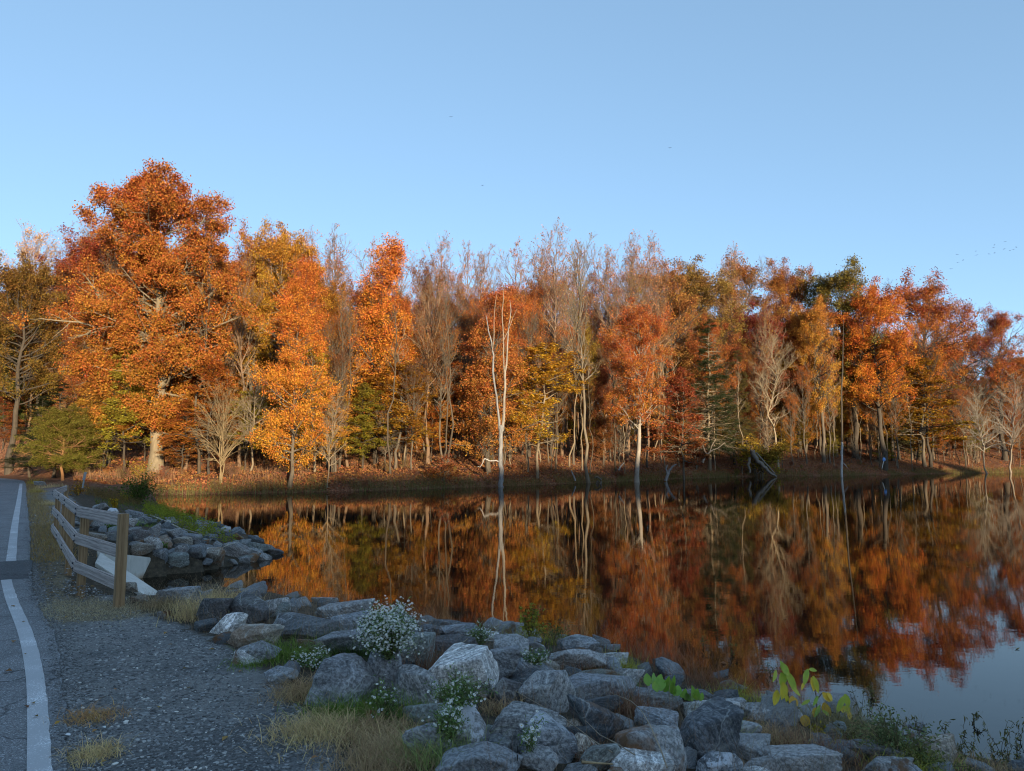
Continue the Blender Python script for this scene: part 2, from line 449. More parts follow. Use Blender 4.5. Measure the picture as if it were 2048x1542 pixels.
def flat_material(name, col, rough=.7, var=.25, scale=8):
    t = NT(name); n = t.noise(t.coord('Object'), scale, 4, .6)
    c = t.hsv(col, .5, 1, t.math('MULTIPLY_ADD', n, var * 2, 1 - var))
    return t.done(t.pbsdf(c, rough, t.bump(n, .3, .01), .3))
M_ROCK = rock_material()

# ------------------------------------------------------------------ ground, water, road
rad = np.concatenate([[0.6], 0.6 * 1.0185 ** np.arange(1, 425)])
ang = np.concatenate([np.radians(np.arange(-52, 52, .24)), np.radians(np.arange(52, 308, 1.6))])
RR, AA = np.meshgrid(rad, ang, indexing='ij')
GX = RR * np.sin(AA); GY = RR * np.cos(AA)
GZ = terr(GX.ravel(), GY.ravel()).reshape(GX.shape)
nr, na = GX.shape
V = np.stack([GX.ravel(), GY.ravel(), GZ.ravel()], 1)
V = np.vstack([V, [[0, 0, .85]]])
ii, jj = np.meshgrid(np.arange(nr - 1), np.arange(na), indexing='ij')
j2 = (jj + 1) % na
Q = np.stack([ii * na + jj, (ii + 1) * na + jj, (ii + 1) * na + j2, ii * na + j2], -1).reshape(-1, 4)[:, ::-1]
jj0 = np.arange(na); Tt = np.stack([np.full(na, nr * na), jj0, (jj0 + 1) % na], 1)[:, ::-1]
vx, vy = V[:, 0], V[:, 1]
a_gr = np.clip(.5 + .9 * np.where(inside(vx, vy, crest_poly), 1, -1) * np.minimum(poly_dist(vx, vy, crest_poly, True), .6), 0, 1)
a_far = sstep(38, 52, vy - 0.2 * (vx + 20) * 0) * np.ones(len(vx)); a_far = np.maximum(a_far, sstep(-10, -30, vy))
hayc = [tuple(G(u, v, .85)[:2]) for u, v in [(110, 1215), (190, 1222), (250, 1214)]]
a_hay = 1.0 - poly_dist(vx, vy, hayc) / 1.1
d_ro = poly_dist(vx, vy, road_right[2:])
a_hay = np.maximum(a_hay, (1.15 - d_ro / 1.0) * (vy > 8.2))
ground_me = mesh_np('ground', V, [Q, Tt], ground_material(), {'gravel': ('POINT', a_gr), 'far': ('POINT', a_far), 'hay': ('POINT', np.clip(a_hay, 0, 1))}, True)
tag(link('ground', ground_me), None, None, kind='structure')

wv = [(-34, -20), (420, -140), (420, 330), (-34, 62)]
wv = [(x, y, 0.0) for x, y in wv]
# a plane cut to the land side stays under the terrain there
water_me = mesh_np('water', np.array([(-30, 11.0, 0), (6, -4.0, 0), (60, -62, 0), (420, -140, 0), (420, 330, 0), (120, 240, 0), (-30, 62, 0)]), [np.array([[0, 1, 2, 3, 4, 5, 6]])], water_material())
tag(link('water', water_me), None, None, kind='structure')

def strip(name, left, right, z, mat, jit=0.0, thick=.03, sub=6, seed=1):
    L = np.array(left, float); R = np.array(right, float)
    def rs(P):
        k = np.linspace(0, len(P) - 1, (len(P) - 1) * sub + 1); i = np.minimum(k.astype(int), len(P) - 2); f = (k - i)[:, None]
        # catmull rom
        p0 = P[np.maximum(i - 1, 0)]; p1 = P[i]; p2 = P[i + 1]; p3 = P[np.minimum(i + 2, len(P) - 1)]
        return .5 * ((2 * p1) + (-p0 + p2) * f + (2 * p0 - 5 * p1 + 4 * p2 - p3) * f ** 2 + (-p0 + 3 * p1 - 3 * p2 + p3) * f ** 3)
    L = rs(L); R = rs(R)
    if jit:
        rg = np.random.RandomState(seed); R = R + rg.randn(*R.shape) * jit
    n = len(L)
    V = np.vstack([np.c_[L, np.full(n, z)], np.c_[R, np.full(n, z)], np.c_[R, np.full(n, z - thick)], np.c_[L, np.full(n, z - thick)]])
    i = np.arange(n - 1)
    F = [np.stack([i, i + n, i + n + 1, i + 1], 1), np.stack([i + n, i + 2 * n, i + 2 * n + 1, i + n + 1], 1), np.stack([i, i + 1, i + 3 * n + 1, i + 3 * n], 1)]
    V = np.array(V)
    return mesh_np(name, V, F, mat)
M_ASPH = asphalt_material('asphalt', (.19, .195, .20))
M_PATCH = asphalt_material('asphalt_patch', (.085, .09, .095), .6)
rr_ext = road_right + [(-43.5, 66), (-55, 77), (-74, 88)]
rl_ext = [(x - 6.6, y - 4.0) for x, y in road_right] + [(-49, 70), (-60, 82), (-77, 95)]
tag(link('road', strip('road', rl_ext, rr_ext, .872, M_ASPH, .012, .03, 10)), None, None, kind='structure')
pi = 2 + 5
wl = np.array(white_line)
M_PAINT = paint_material()
def line_strip(P, w0, w1, name):
    P = np.array(P, float); d = np.gradient(P, axis=0); d /= np.linalg.norm(d, axis=1)[:, None]
    nrm = np.c_[d[:, 1], -d[:, 0]]
    w = np.linspace(w0, w1, len(P))[:, None]
    return strip(name, P - nrm * w / 2, P + nrm * w / 2, .876, M_PAINT, .003, .003, 10)
lab = tag(link('road_edge_line', line_strip(white_line[:2 + 6], .11, .12, 'road_edge_line')), None, None, kind='structure')
tag(link('road_edge_line', line_strip(white_line[2 + 6:], .14, .17, 'road_edge_line')), None, None, kind='structure')
pa = np.array(white_line[7]); pb = np.array(white_line[8]); dr = (pb - pa) / np.linalg.norm(pb - pa); nr_ = np.array([dr[1], -dr[0]])
pa2 = pa + dr * .02; pb2 = pb - dr * .02
patch_me = strip('asphalt_patch', [pa2 - nr_ * 6, pb2 - nr_ * 6], [pa2 + nr_ * .26, pb2 + nr_ * .30], .8762, M_PATCH, 0.01, .004, 6)
tag(link('asphalt_patch', patch_me), None, None, kind='structure')

# ------------------------------------------------------------------ loose stones of the gravel
rg = np.random.RandomState(5)
def icos(sub):
    import bmesh
    bm = bmesh.new(); bmesh.ops.create_icosphere(bm, subdivisions=sub, radius=1.0)
    V = np.array([v.co[:] for v in bm.verts]); F = np.array([[v.index for v in f.verts] for f in bm.faces]); bm.free()
    return V, F
IC1 = icos(1); IC5 = icos(5); IC4 = icos(4); IC3 = icos(3)
def pebble_field(name, X, Y, Z, S, mat, tone, flat=.55):
    n = len(X); base, F = IC1
    j = 1 + .35 * rg.randn(n, len(base), 1) * .6
    P = base[None] * j * S[:, None, None]
    P[:, :, 2] *= flat
    a = rg.rand(n) * 6.28; c, s = np.cos(a)[:, None], np.sin(a)[:, None]
    st = (.7 + .8 * rg.rand(n))[:, None]
    x = P[:, :, 0] * st; y = P[:, :, 1]
    P = np.stack([x * c - y * s, x * s + y * c, P[:, :, 2]], -1)
    P += np.stack([X, Y, Z], 1)[:, None]
    FF = (F[None] + (np.arange(n) * len(base))[:, None, None]).reshape(-1, 3)
    return mesh_np(name, P.reshape(-1, 3), [FF], mat, {'tone': ('FACE', np.repeat(tone, len(F)))})
tp = NT('gravel_chip')
M_CHIP = tp.done(tp.pbsdf(tp.ramp(tp.attr('tone'), [(0, (.08, .082, .083)), (.55, (.20, .203, .20)), (.88, (.28, .29, .29)), (.97, (.44, .44, .42)), (1, (.7, .68, .62))]), .85))
N = 60000
yy = 3.4 * (24 / 3.4) ** rg.rand(N); xx = -yy * (.74 * rg.rand(N)) + .3
ok = inside(xx, yy, crest_poly) & (poly_dist(xx, yy, road_mid) > 3.6)
lane = vnoise(xx * 1.1, yy * 1.1, 50)
ok &= (rg.rand(N) < .25 + .75 * sstep(.35, .65, lane))
xx, yy = xx[ok], yy[ok]
ss = .0035 + .010 * rg.rand(len(xx)) ** 3 + .0004 * yy
tag(link('gravel', pebble_field('gravel', xx, yy, np.full(len(xx), .852), ss, M_CHIP, rg.rand(len(xx)))), None, None, kind='stuff')
N = 9000
rpl = rg.rand(N); k = rg.randint(2, len(white_line) - 2, N)
WR = np.array(road_right); bx = WR[k] * (1 - rpl[:, None]) + WR[np.minimum(k + 1, len(WR) - 1)] * rpl[:, None]
bx = bx + rg.randn(N, 2) * .05 + np.array([.04, .02]); zz = np.where(poly_dist(bx[:, 0], bx[:, 1], [(x - 3.0, y - 2.0) for x, y in road_right]) < 3.6, .874, .854)
tag(link('gravel', pebble_field('gravel_roadside', bx[:, 0], bx[:, 1], zz, .003 + .006 * rg.rand(N), M_CHIP, rg.rand(N) * .9)), None, None, kind='stuff')
# ------------------------------------------------------------------ tree growing
def unit(v): return v / (np.linalg.norm(v, axis=-1, keepdims=True) + 1e-9)
def tubes(P, R, sides):
    """P (M,K,3), R (M,K) -> verts, quads"""
    M, K, _ = P.shape
    Tn = unit(np.gradient(P, axis=1))
    ref = np.where(np.abs(Tn[:, :1, 2:3]) > .9, np.array([[[1., 0, 0]]]), np.array([[[0, 0, 1.]]]))
    A = unit(np.cross(Tn, np.broadcast_to(ref, Tn.shape))); B = np.cross(Tn, A)
    a = np.arange(sides) / sides * 2 * np.pi
    V = P[:, :, None] + R[:, :, None, None] * (A[:, :, None] * np.cos(a)[None, None, :, None] + B[:, :, None] * np.sin(a)[None, None, :, None])
    m, k, s = np.meshgrid(np.arange(M), np.arange(K - 1), np.arange(sides), indexing='ij')
    b = (m * K + k) * sides; s2 = (s + 1) % sides
    F = np.stack([b + s, b + s2, b + sides + s2, b + sides + s], -1).reshape(-1, 4)
    return V.reshape(-1, 3), F
def at(P, u):
    K = P.shape[1]; x = u * (K - 1); i = np.minimum(x.astype(int), K - 2); f = (x - i)[:, None]
    r = np.arange(len(P)); return P[r, i] * (1 - f) + P[r, i + 1] * f, P[r, i + 1] - P[r, i]
def grow_poly(start, d, L, K, up, wob, rng, upv=(0, 0, 1)):
    M = len(start); P = np.zeros((M, K, 3)); P[:, 0] = start; d = unit(d); st = (L / (K - 1))[:, None]
    for k in range(1, K):
        d = unit(d + np.array(upv) * np.reshape(up, (-1, 1)) / (K - 1) + rng.randn(M, 3) * wob)
        P[:, k] = P[:, k - 1] + d * st
    return P
def kids(P, R, L, n, u0, u1, ang, fac, K, up, wob, rng, flat=0.0, rf=.6, rmin=.008, dec=.55):
    M = len(P); idx = np.repeat(np.arange(M), n); N = len(idx)
    u = u0 + (u1 - u0) * rng.rand(N)
    st, tn = at(P[idx], u); tn = unit(tn)
    rnd = rng.randn(N, 3); rnd[:, 2] *= (1 - flat)
    pp = unit(rnd - (rnd * tn).sum(1, keepdims=True) * tn)
    a = ang * (.75 + .5 * rng.rand(N))[:, None]
    d = np.cos(a) * tn + np.sin(a) * pp
    Lc = L[idx] * fac * (1 - dec * u) * (.6 + .7 * rng.rand(N))
    Q = grow_poly(st, d, Lc, K, up, wob, rng)
    rr = R[idx, 0] * (1 - .75 * u) * rf
    rr = np.maximum(rr, rmin)
    Rc = rr[:, None] * np.linspace(1, .35, K)[None]
    return Q, Rc, Lc
def leaf_quads(A, n_per, sig, size, rng, aspect=.62, droop=0.0, flat=0.0, sigz=None):
    N = len(A) * n_per
    C = np.repeat(A, n_per, 0) + rng.randn(N, 3) * np.array([sig, sig, sigz if sigz else sig])
    nrm = rng.randn(N, 3); nrm[:, 2] += flat * 3; nrm = unit(nrm)
    ax = rng.randn(N, 3); ax[:, 2] -= droop * 2; ax = unit(ax - (ax * nrm).sum(1, keepdims=True) * nrm)
    sd = np.cross(nrm, ax); s = (size * (.65 + .7 * rng.rand(N)))[:, None]
    fold = nrm * s * .18
    V = np.stack([C - ax * s * .5, C + sd * s * aspect * .5 + fold + ax * s * .08, C + ax * s * .5, C - sd * s * aspect * .5 + fold + ax * s * .08], 1).reshape(-1, 3)
    F = np.arange(N * 4).reshape(-1, 4)
    return V, F, rng.rand(N)

class Proto: pass
def make_tree(name, seed, H=25, r0=.35, t0=.25, n1=40, rad=lambda t, az: 6.0, el=lambda t: .5, n2=7, n3=5, K1=8,
              lf=(14, .3, .2), up1=.5, up2=.3, wob=.1, flat=0.0, lean=(0, 0), stems=1, spread=0.0, droop=0.0, lflat=0.0,
              a2=.8, a3=.8, twig=.012, asp=.62, f2=.42, f3=.5, trunk_pts=None, top=1.0, lsigz=None, leafstart=.0, nleafskip=0.0, tw=.25):
    rng = np.random.RandomState(seed)
    K0 = 14
    if trunk_pts is not None:
        TP = np.array(trunk_pts, float)[None]; K0 = TP.shape[1]
    else:
        TP = np.zeros((stems, K0, 3)); zz = np.linspace(0, 1, K0) ** .95
        for s in range(stems):
            a = rng.rand() * 6.28; sp_ = spread * (.4 + .6 * rng.rand()) if stems > 1 else 0
            w = np.cumsum(rng.randn(K0, 2), 0) * H * .006 * (1 + tw * 2); w -= w[0]
            TP[s, :, 0] = w[:, 0] + lean[0] * zz ** 1.3 * H + math.cos(a) * (.12 * (s > 0) + sp_ * H * zz ** 1.2)
            TP[s, :, 1] = w[:, 1] + lean[1] * zz ** 1.3 * H + math.sin(a) * (.12 * (s > 0) + sp_ * H * zz ** 1.2)
            TP[s, :, 2] = zz * H * (1 if s == 0 else .8 + .2 * rng.rand())
            TP[s, 0, 2] = -.4
    S = len(TP); tt = np.linspace(0, 1, K0)
    TR = np.tile(r0 * ((1 - tt) ** .8 * .93 + .03)[None], (S, 1)) * (1 if S == 1 else .75)
    TR[:, 0] *= 1.45; TR[:, 1] *= 1.05
    # first order limbs
    t = t0 + (top - t0) * ((np.arange(n1) + rng.rand(n1)) / n1)
    az = np.arange(n1) * 2.39996 + rng.randn(n1) * .5
    ti = rng.randint(0, S, n1)
    st, _ = at(TP[ti], t)
    e = np.array([el(x) for x in t]) + rng.randn(n1) * .12
    L = np.array([rad(x, y) for x, y in zip(t, az)]) / np.maximum(.45, np.cos(e)) * (.75 + .4 * rng.rand(n1))
    keep = L > .25; st, e, L, az, t, ti = st[keep], e[keep], L[keep], az[keep], t[keep], ti[keep]
    d = np.stack([np.cos(az) * np.cos(e), np.sin(az) * np.cos(e), np.sin(e)], 1)
    P1 = grow_poly(st, d, L, K1, up1, wob, rng)
    r1 = np.minimum(TR[ti, 0] * (1 - t) * .5 + .015, L * .018 + .012); R1 = r1[:, None] * np.linspace(1, .25, K1)
    c2 = np.maximum(2, np.round(n2 * L / np.mean(L)).astype(int))
    P2, R2, L2 = kids(P1, R1, L, c2, .12, 1.0, a2, f2, 5, up2, wob, rng, flat, .6, twig * 1.3)
    P3, R3, L3 = kids(P2, R2, L2, n3, .15, 1.0, a3, f3, 4, up2 * .6, wob, rng, flat, .6, twig)
    out = Proto(); out.H = H
    pv, pf = [], []; o = 0
    for P, R, s in ((TP, TR, 12), (P1, R1, 5), (P2, R2, 3), (P3, R3, 3)):
        v, f = tubes(P, R, s); pv.append(v); pf.append(f + o); o += len(v)
    out.trunk = mesh_np('trunk', pv[0], [pf[0]], M_BARK, smooth=True)
    WV = np.vstack(pv[1:]); WF = np.vstack(pf[1:]) - len(pv[0])
    out.limbs = mesh_np('limbs', WV, [WF], M_BARK, smooth=True)
    out.crown = None
    out.H = float(np.percentile(WV[:, 2], 99.95))
    nl, sig, size = lf
    if nl > 0:
        A = np.concatenate([P3[:, -1], P3[:, -2], P2[:, -1]])
        if nleafskip: A = A[rng.rand(len(A)) > nleafskip]
        if len(A) > 600: A = A[vnoise(A[:, 0] * .55 + A[:, 2] * .4 + 50, A[:, 1] * .55 + A[:, 2] * .5 + 50, seed % 20) > .34]
        v, f, tone = leaf_quads(A, nl, sig, size, rng, asp, droop, lflat, lsigz)
        tone = np.clip(.35 + .55 * (.5 - v[::4, 2] / H) + .65 * (tone - .3) + .2 * rng.randn(len(A)).repeat(nl), 0, 1)
        out.crown = mesh_np('foliage', v, [f], M_LEAF, {'tone': ('FACE', tone)})
    return out

OCC = []
def put_tree(pr, name, u, Y, vtop, label, leaf=(.4, .2, .05), bark=(.16, .13, .10), ws=1.0, rz=0.0, group=None, cat='tree', utop=None, H=None, z=None, tilt=(0, 0)):
    x = (u - 1024) / 1498.0 * Y
    zb = T(x, Y) if z is None else z
    if H is None:
        H = PY(u, vtop, Y)[2] - zb
    s = H / pr.H
    r = empty(name, (x, Y, zb - .05), rz); r.scale = (s * ws, s * ws, s); r.rotation_euler = (tilt[0], tilt[1], rz)
    tag(r, label, cat, group)
    link('trunk', pr.trunk, r, None, bark)
    link('limbs', pr.limbs, r, None, bark)
    if pr.crown: link('crown', pr.crown, r, None, leaf)
    OCC.append((x, Y, max(.6, H * .03)))
    return r

# --- the kinds of tree
def prof_cone(w, p=.8): return lambda t, az: w * max(0, (1 - t)) ** p + .3
def prof_round(w, lo=.2): return lambda t, az: w * math.sqrt(max(0.02, 1 - (max(0, (t - lo)) / (1 - lo) * 2 - .85) ** 2 / 1.35))
def lerp_tab(tab): 
    a = np.array(tab); return lambda t: float(np.interp(t, a[:, 0], a[:, 1]))

# big oak: wide dense lower crown, open irregular top leaning left and right
oL = lerp_tab([(.10, 2.6), (.16, 5.0), (.25, 6.6), (.40, 8.4), (.50, 8.4), (.56, 5.0), (.62, 3.4), (.70, 4.6), (.76, 8.0), (.82, 6.8), (.88, 2.6), (1, 1.6)])
oR = lerp_tab([(.10, 2.6), (.16, 5.0), (.25, 6.8), (.42, 7.8), (.55, 7.6), (.62, 6.0), (.68, 5.6), (.74, 9.0), (.80, 8.2), (.86, 4.0), (1, 1.2)])
P_OAKBIG = make_tree('oak_big', 11, H=27, r0=.52, t0=.13, n1=110, rad=lambda t, az: (oL(t) if math.cos(az) < 0 else oR(t)) * (.55 + .45 * abs(math.cos(az))) * .95,
    el=lambda t: -.05 + .6 * t, n2=9, n3=5, lf=(25, .28, .17), up1=.35, up2=.1, wob=.14, a2=.8, droop=.6, twig=.014, f2=.36, lean=(-.035, 0))
P_OAKS = [make_tree('oak', 21 + i, H=24, r0=.36, t0=.33, n1=46, rad=prof_round(5.6, .3), el=lambda t: .1 + .8 * t, n2=8, n3=5, lf=(15, .30, .19), up1=.4, up2=.15, wob=.14, droop=.5, twig=.014) for i in range(3)]
P_COLS = [make_tree('gum', 31 + i, H=22, r0=.22, t0=.10, n1=70, rad=lambda t, az: 5.6 * (1 - t) ** .6 * (.45 + .55 * math.sin(t * 17 + az * 1.5) ** 2) + .5, el=lambda t: .05 + .9 * t, n2=7, n3=4, lf=(12, .30, .175), up1=.35, up2=.15, wob=.14, flat=.4, lflat=.2) for i in range(3)]
P_BEECH = [make_tree('beech', 41 + i, H=10, r0=.10, t0=.2, n1=44, rad=lambda t, az: 3.4 * (1 - t) ** .5 * (.7 + .3 * math.sin(3 * az)) + .3, el=lambda t: .05 + .55 * t, n2=7, n3=4, lf=(6, .18, .17), up1=.05, up2=.0, wob=.1, flat=.85, lflat=1.2, lsigz=.06, twig=.008) for i in range(3)]
P_POPLAR = [make_tree('poplar', 51 + i, H=28, r0=.24, t0=.40, n1=38, rad=lambda t, az: 3.6 * math.sin(min(1, (1.04 - t) / .62) * 1.9) ** .8 * (.5 + .5 * math.sin(az * 2 + t * 9) ** 2) + .4, el=lambda t: .65 + .5 * t, n2=8, n3=5, lf=(1, .15, .18), up1=.5, up2=.45, wob=.13, a2=.7, a3=.65, twig=.0165, f2=.45, f3=.6, nleafskip=.4) for i in range(4)]
P_SPARSE = [make_tree('maple', 61 + i, H=24, r0=.25, t0=.3, n1=44, rad=prof_round(4.4, .3), el=lambda t: .45 + .55 * t, n2=8, n3=6, lf=(4, .26, .165), up1=.6, up2=.4, wob=.1, a2=.65, a3=.6, twig=.015, nleafskip=.2) for i in range(3)]
P_BARE = [make_tree('bare', 71 + i, H=12, r0=.14, t0=.22, n1=30, rad=prof_cone(4.2, .55), el=lambda t: .45 + .5 * t, n2=8, n3=6, lf=(0, 0, 0), up1=.25, up2=.1, wob=.13, a2=.7, a3=.7, twig=.012, f2=.5, f3=.55, tw=.9) for i in range(3)]
P_BAREBIG = make_tree('bare_big', 79, H=25, r0=.20, t0=.25, n1=34, rad=prof_round(4.6, .25), el=lambda t: .5 + .5 * t, n2=9, n3=6, lf=(0, 0, 0), up1=.45, up2=.15, wob=.13, a2=.7, a3=.7, twig=.013, f2=.5, f3=.55, tw=.9)
P_MULTI = make_tree('multi', 81, H=11, r0=.15, t0=.16, n1=40, rad=prof_cone(4.6, .5), el=lambda t: .75 + .3 * t, n2=9, n3=6, lf=(0, 0, 0), up1=-.35, up2=-.1, wob=.07, a2=.5, a3=.5, twig=.009, stems=4, spread=.08)
P_POLE = [make_tree('pole', 91 + i, H=18, r0=.13, t0=.5, n1=16, rad=prof_cone(2.0, .5), el=lambda t: .5 + .5 * t, n2=5, n3=4, lf=(0, 0, 0), up1=.3, up2=.2, wob=.1, twig=.012, tw=.6) for i in range(3)]
P_HEM = [make_tree('hemlock', 101 + i, H=14, r0=.16, t0=.12, n1=110, rad=prof_cone(3.2, .75), el=lambda t: -.1 + .35 * t, n2=9, n3=4, lf=(14, .13, .10), up1=-.15, up2=-.05, wob=.07, flat=.85, lflat=1.0, lsigz=.04, asp=.35, twig=.008) for i in range(2)]
P_CEDAR = make_tree('cedar', 111, H=8, r0=.12, t0=.16, n1=80, rad=prof_cone(3.1, .6), el=lambda t: .15 + .4 * t, n2=8, n3=5, lf=(14, .13, .11), up1=.05, up2=.05, wob=.1, flat=.5, asp=.4, lflat=.6, twig=.008)
P_BUSH = [make_tree('bush', 121 + i, H=2.0, r0=.03, t0=.1, n1=26, rad=lambda t, az: 1.1 * (1 - t * .4), el=lambda t: .5 + .5 * t, n2=5, n3=3, lf=(5, .10, .10), up1=.2, up2=.1, wob=.2, stems=5, spread=.25, twig=.005) for i in range(3)]
P_BRUSH = [make_tree('brush', 131 + i, H=1.6, r0=.02, t0=.05, n1=34, rad=lambda t, az: .9 * (1 - t * .3), el=lambda t: .6 + .4 * t, n2=6, n3=4, lf=(1, .1, .08), up1=.1, up2=.0, wob=.2, stems=6, spread=.3, twig=.0065, nleafskip=.3) for i in range(2)]

# ------------------------------------------------------------------ colours
ORANGE = (.46, .165, .036); DORANGE = (.35, .125, .034); REDOR = (.42, .150, .045); BRICK = (.29, .10, .04)
GOLD = (.48, .235, .045); OLIVE = (.26, .17, .035); GREEN = (.10, .115, .03); DGREEN = (.045, .06, .025); TAN = (.34, .19, .08)
YGREEN = (.33, .27, .04); BROWN = (.20, .09, .035); MAROON = (.25, .075, .042)
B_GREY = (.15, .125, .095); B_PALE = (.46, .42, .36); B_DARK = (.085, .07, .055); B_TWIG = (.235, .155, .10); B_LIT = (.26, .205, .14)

# ------------------------------------------------------------------ the trees one can tell apart
put_tree(P_OAKBIG, 'oak_tree', 312, 66, 352, 'tallest oak with a massive pale trunk and rust orange crown', (.38, .135, .034), (.27, .22, .15), 1.14, rz=0)
put_tree(P_OAKS[0], 'oak_tree', 345, 80, 500, 'brown trunked oak just behind the right side of the tallest oak', DORANGE, B_GREY, 1.0, 1.0)
put_tree(P_OAKS[1], 'oak_tree', 215, 84, 462, 'dark red oak filling the space behind the left half of the tallest oak', (.28, .085, .03), B_DARK, 1.1, 2.2)
put_tree(P_OAKS[2], 'oak_tree', 548, 76, 448, 'oak with an olive and gold crown top, right of the tallest oak', (.42, .22, .035), B_LIT, .95, .4)
put_tree(P_OAKS[0], 'oak_tree', 490, 82, 452, 'rust brown oak between the tallest oak and the olive topped oak', DORANGE, B_GREY, .8, 3.0)
put_tree(P_COLS[0], 'sweetgum_tree', 579, 60.5, 545, 'bright orange tree on a straight grey trunk at the left water edge', (.56, .21, .04), B_GREY, .95, .7)
put_tree(P_MULTI, 'multi_stem_tree', 444, 59, 745, 'leafless multi-stemmed tree with golden lit sprays, at the water right of the big oak', None or ORANGE, (.27, .20, .11), .8, .3)
put_tree(P_BARE[0], 'sapling', 655, 62, 765, 'bare pale sapling leaning right over the bank beside the bright orange shore tree', ORANGE, (.28, .22, .15), .6, 1.1, tilt=(0, .13))
put_tree(P_COLS[1], 'sweetgum_tree', 752, 77, 468, 'tall tiered orange tree with a dark trunk, left of the dead tree', (.56, .20, .04), B_DARK, 1.1, 2.0)
put_tree(P_COLS[2], 'sweetgum_tree', 600, 73, 520, 'orange tree rising behind the bright shore tree, its top rounding below the bare treetops', ORANGE, B_GREY, 1.0, 1.2)
put_tree(P_COLS[0], 'maple_tree', 978, 80, 560, 'red orange layered tree directly behind the dead tree in the water', (.42, .155, .045), B_GREY, 1.3, 2.7)
put_tree(P_BEECH[0], 'beech_tree', 1075, 82, 690, 'golden green layered tree right of the dead tree in the water', (.50, .28, .035), B_LIT, 1.2, 1.7)
put_tree(P_POPLAR[0], 'poplar_tree', 1178, 85, 470, 'tall leafless poplar with a leaning slim trunk, second trunk right of the dead tree', TAN, (.20, .165, .12), .85, .2, tilt=(0, -.05))
put_tree(P_OAKS[2], 'oak_tree', 1273, 88, 600, 'gnarled oak with a pale lower trunk and red orange crown, right of the leaning poplar', (.44, .15, .04), (.34, .30, .25), 1.05, 1.9)
put_tree(P_BEECH[1], 'maple_tree', 1368, 100, 735, 'low round brick red tree between the gnarled oak and the dark hemlock', (.33, .10, .042), B_GREY, 1.0, .6)
put_tree(P_HEM[0], 'hemlock_tree', 1418, 118, 640, 'dark green hemlock with drooping tiers, the only dark evergreen mid slope', DGREEN, B_LIT, .9, .3)
put_tree(P_HEM[1], 'hemlock_tree', 1470, 128, 700, 'thinner olive green hemlock right beside the dark one', (.13, .10, .035), B_DARK, .8, 2.3)
put_tree(P_POLE[0], 'dead_pole_tree', 1430, 119, 722, 'thin bright bare pole of a tree in front of the dark hemlock', TAN, (.55, .42, .28), .5, .5, tilt=(0, -.03))
put_tree(P_BAREBIG, 'bare_tree', 1556, 128, 640, 'pale leafless tree with a sunlit curved trunk and wide branching crown, right of the centre', TAN, (.34, .27, .18), 1.05, 2.2)
put_tree(P_OAKS[1], 'maple_tree', 1532, 142, 608, 'maroon red maple behind the pale leafless tree', MAROON, B_DARK, 1.1, .3)
put_tree(P_OAKS[0], 'oak_tree', 1505, 158, 512, 'brown gold oak on the skyline above the maroon maple', (.32, .15, .04), B_GREY, 1.1, .3)
put_tree(P_OAKS[2], 'oak_tree', 1585, 156, 522, 'orange brown oak breaking the skyline left of the dark green topped oak', (.36, .15, .04), B_GREY, .9, 2.3)
put_tree(P_OAKS[1], 'oak_tree', 1712, 150, 528, 'green and gold topped oak, highest crown right of centre on the skyline', (.19, .15, .035), B_DARK, 1.2, 1.4)
put_tree(P_OAKS[0], 'oak_tree', 1842, 160, 548, 'deep red oak whose crown ends the high skyline on the right', (.34, .115, .035), B_DARK, 1.25, 2.9)
put_tree(P_OAKS[2], 'oak_tree', 1768, 141, 560, 'forked orange leaved oak on a thick dark trunk above the small blue marker', (.52, .18, .035), B_DARK, 1.1, 2.6)
put_tree(P_SPARSE[0], 'maple_tree', 1861, 152, 620, 'slender dark trunked tree with a thin orange crown, right of the forked oak', (.56, .22, .035), B_DARK, 1.0, .4)
put_tree(P_OAKS[1], 'oak_tree', 1648, 139, 600, 'gold leaved oak on a grey double trunk left of the snag standing in the water', GOLD, B_GREY, .8, 1.4)
put_tree(P_BARE[2], 'bare_tree', 1974, 149, 770, 'bare thin tree leaning left from the water near the right edge', TAN, (.34, .30, .24), .75, .6, tilt=(0, -.10), z=-.1)
put_tree(P_BARE[0], 'bare_tree', 2022, 160, 740, 'bare grey tree at the far right edge of the bank', TAN, (.30, .25, .2), .9, 2.0)
put_tree(P_BARE[1], 'bare_tree', 1948, 175, 590, 'bare black limbed treetop against the sky right of the deep red oak', TAN, B_DARK, .75, .5)
put_tree(P_OAKS[0], 'oak_tree', 2010, 178, 618, 'russet oak at the right edge of the picture', (.36, .12, .04), B_DARK, 1.2, .8)
put_tree(P_CEDAR, 'cedar_tree', 128, 61, 800, 'yellow green cedar with a warm brown trunk beside the road on the left', (.17, .15, .032), (.32, .17, .08), 1.3, .5)
put_tree(P_HEM[0], 'spruce_tree', 108, 72, 765, 'dark green conifer behind the yellow green cedar', (.03, .042, .02), B_DARK, 1.5, .9)
put_tree(P_HEM[1], 'spruce_tree', 62, 76, 790, 'dark green conifer left of the cedar, its boughs reaching the road', (.035, .045, .02), B_DARK, 1.3, 2.9)
put_tree(P_POPLAR[1], 'poplar_tree', 130, 100, 418, 'leafless fan shaped treetop above the left side woods', TAN, B_TWIG, 1.4, .5)
put_tree(P_SPARSE[1], 'maple_tree', 45, 98, 452, 'thin peach coloured treetop at the far left skyline', (.55, .32, .12), B_TWIG, .8, .5)
put_tree(P_OAKS[2], 'oak_tree', 20, 84, 508, 'shaded olive brown oak at the far left edge', (.20, .12, .03), B_DARK, 1.1, .5)
put_tree(P_OAKS[0], 'oak_tree', 110, 92, 500, 'dull red brown oak behind the dark conifers on the left', (.22, .075, .03), B_DARK, 1.0, 4.5)
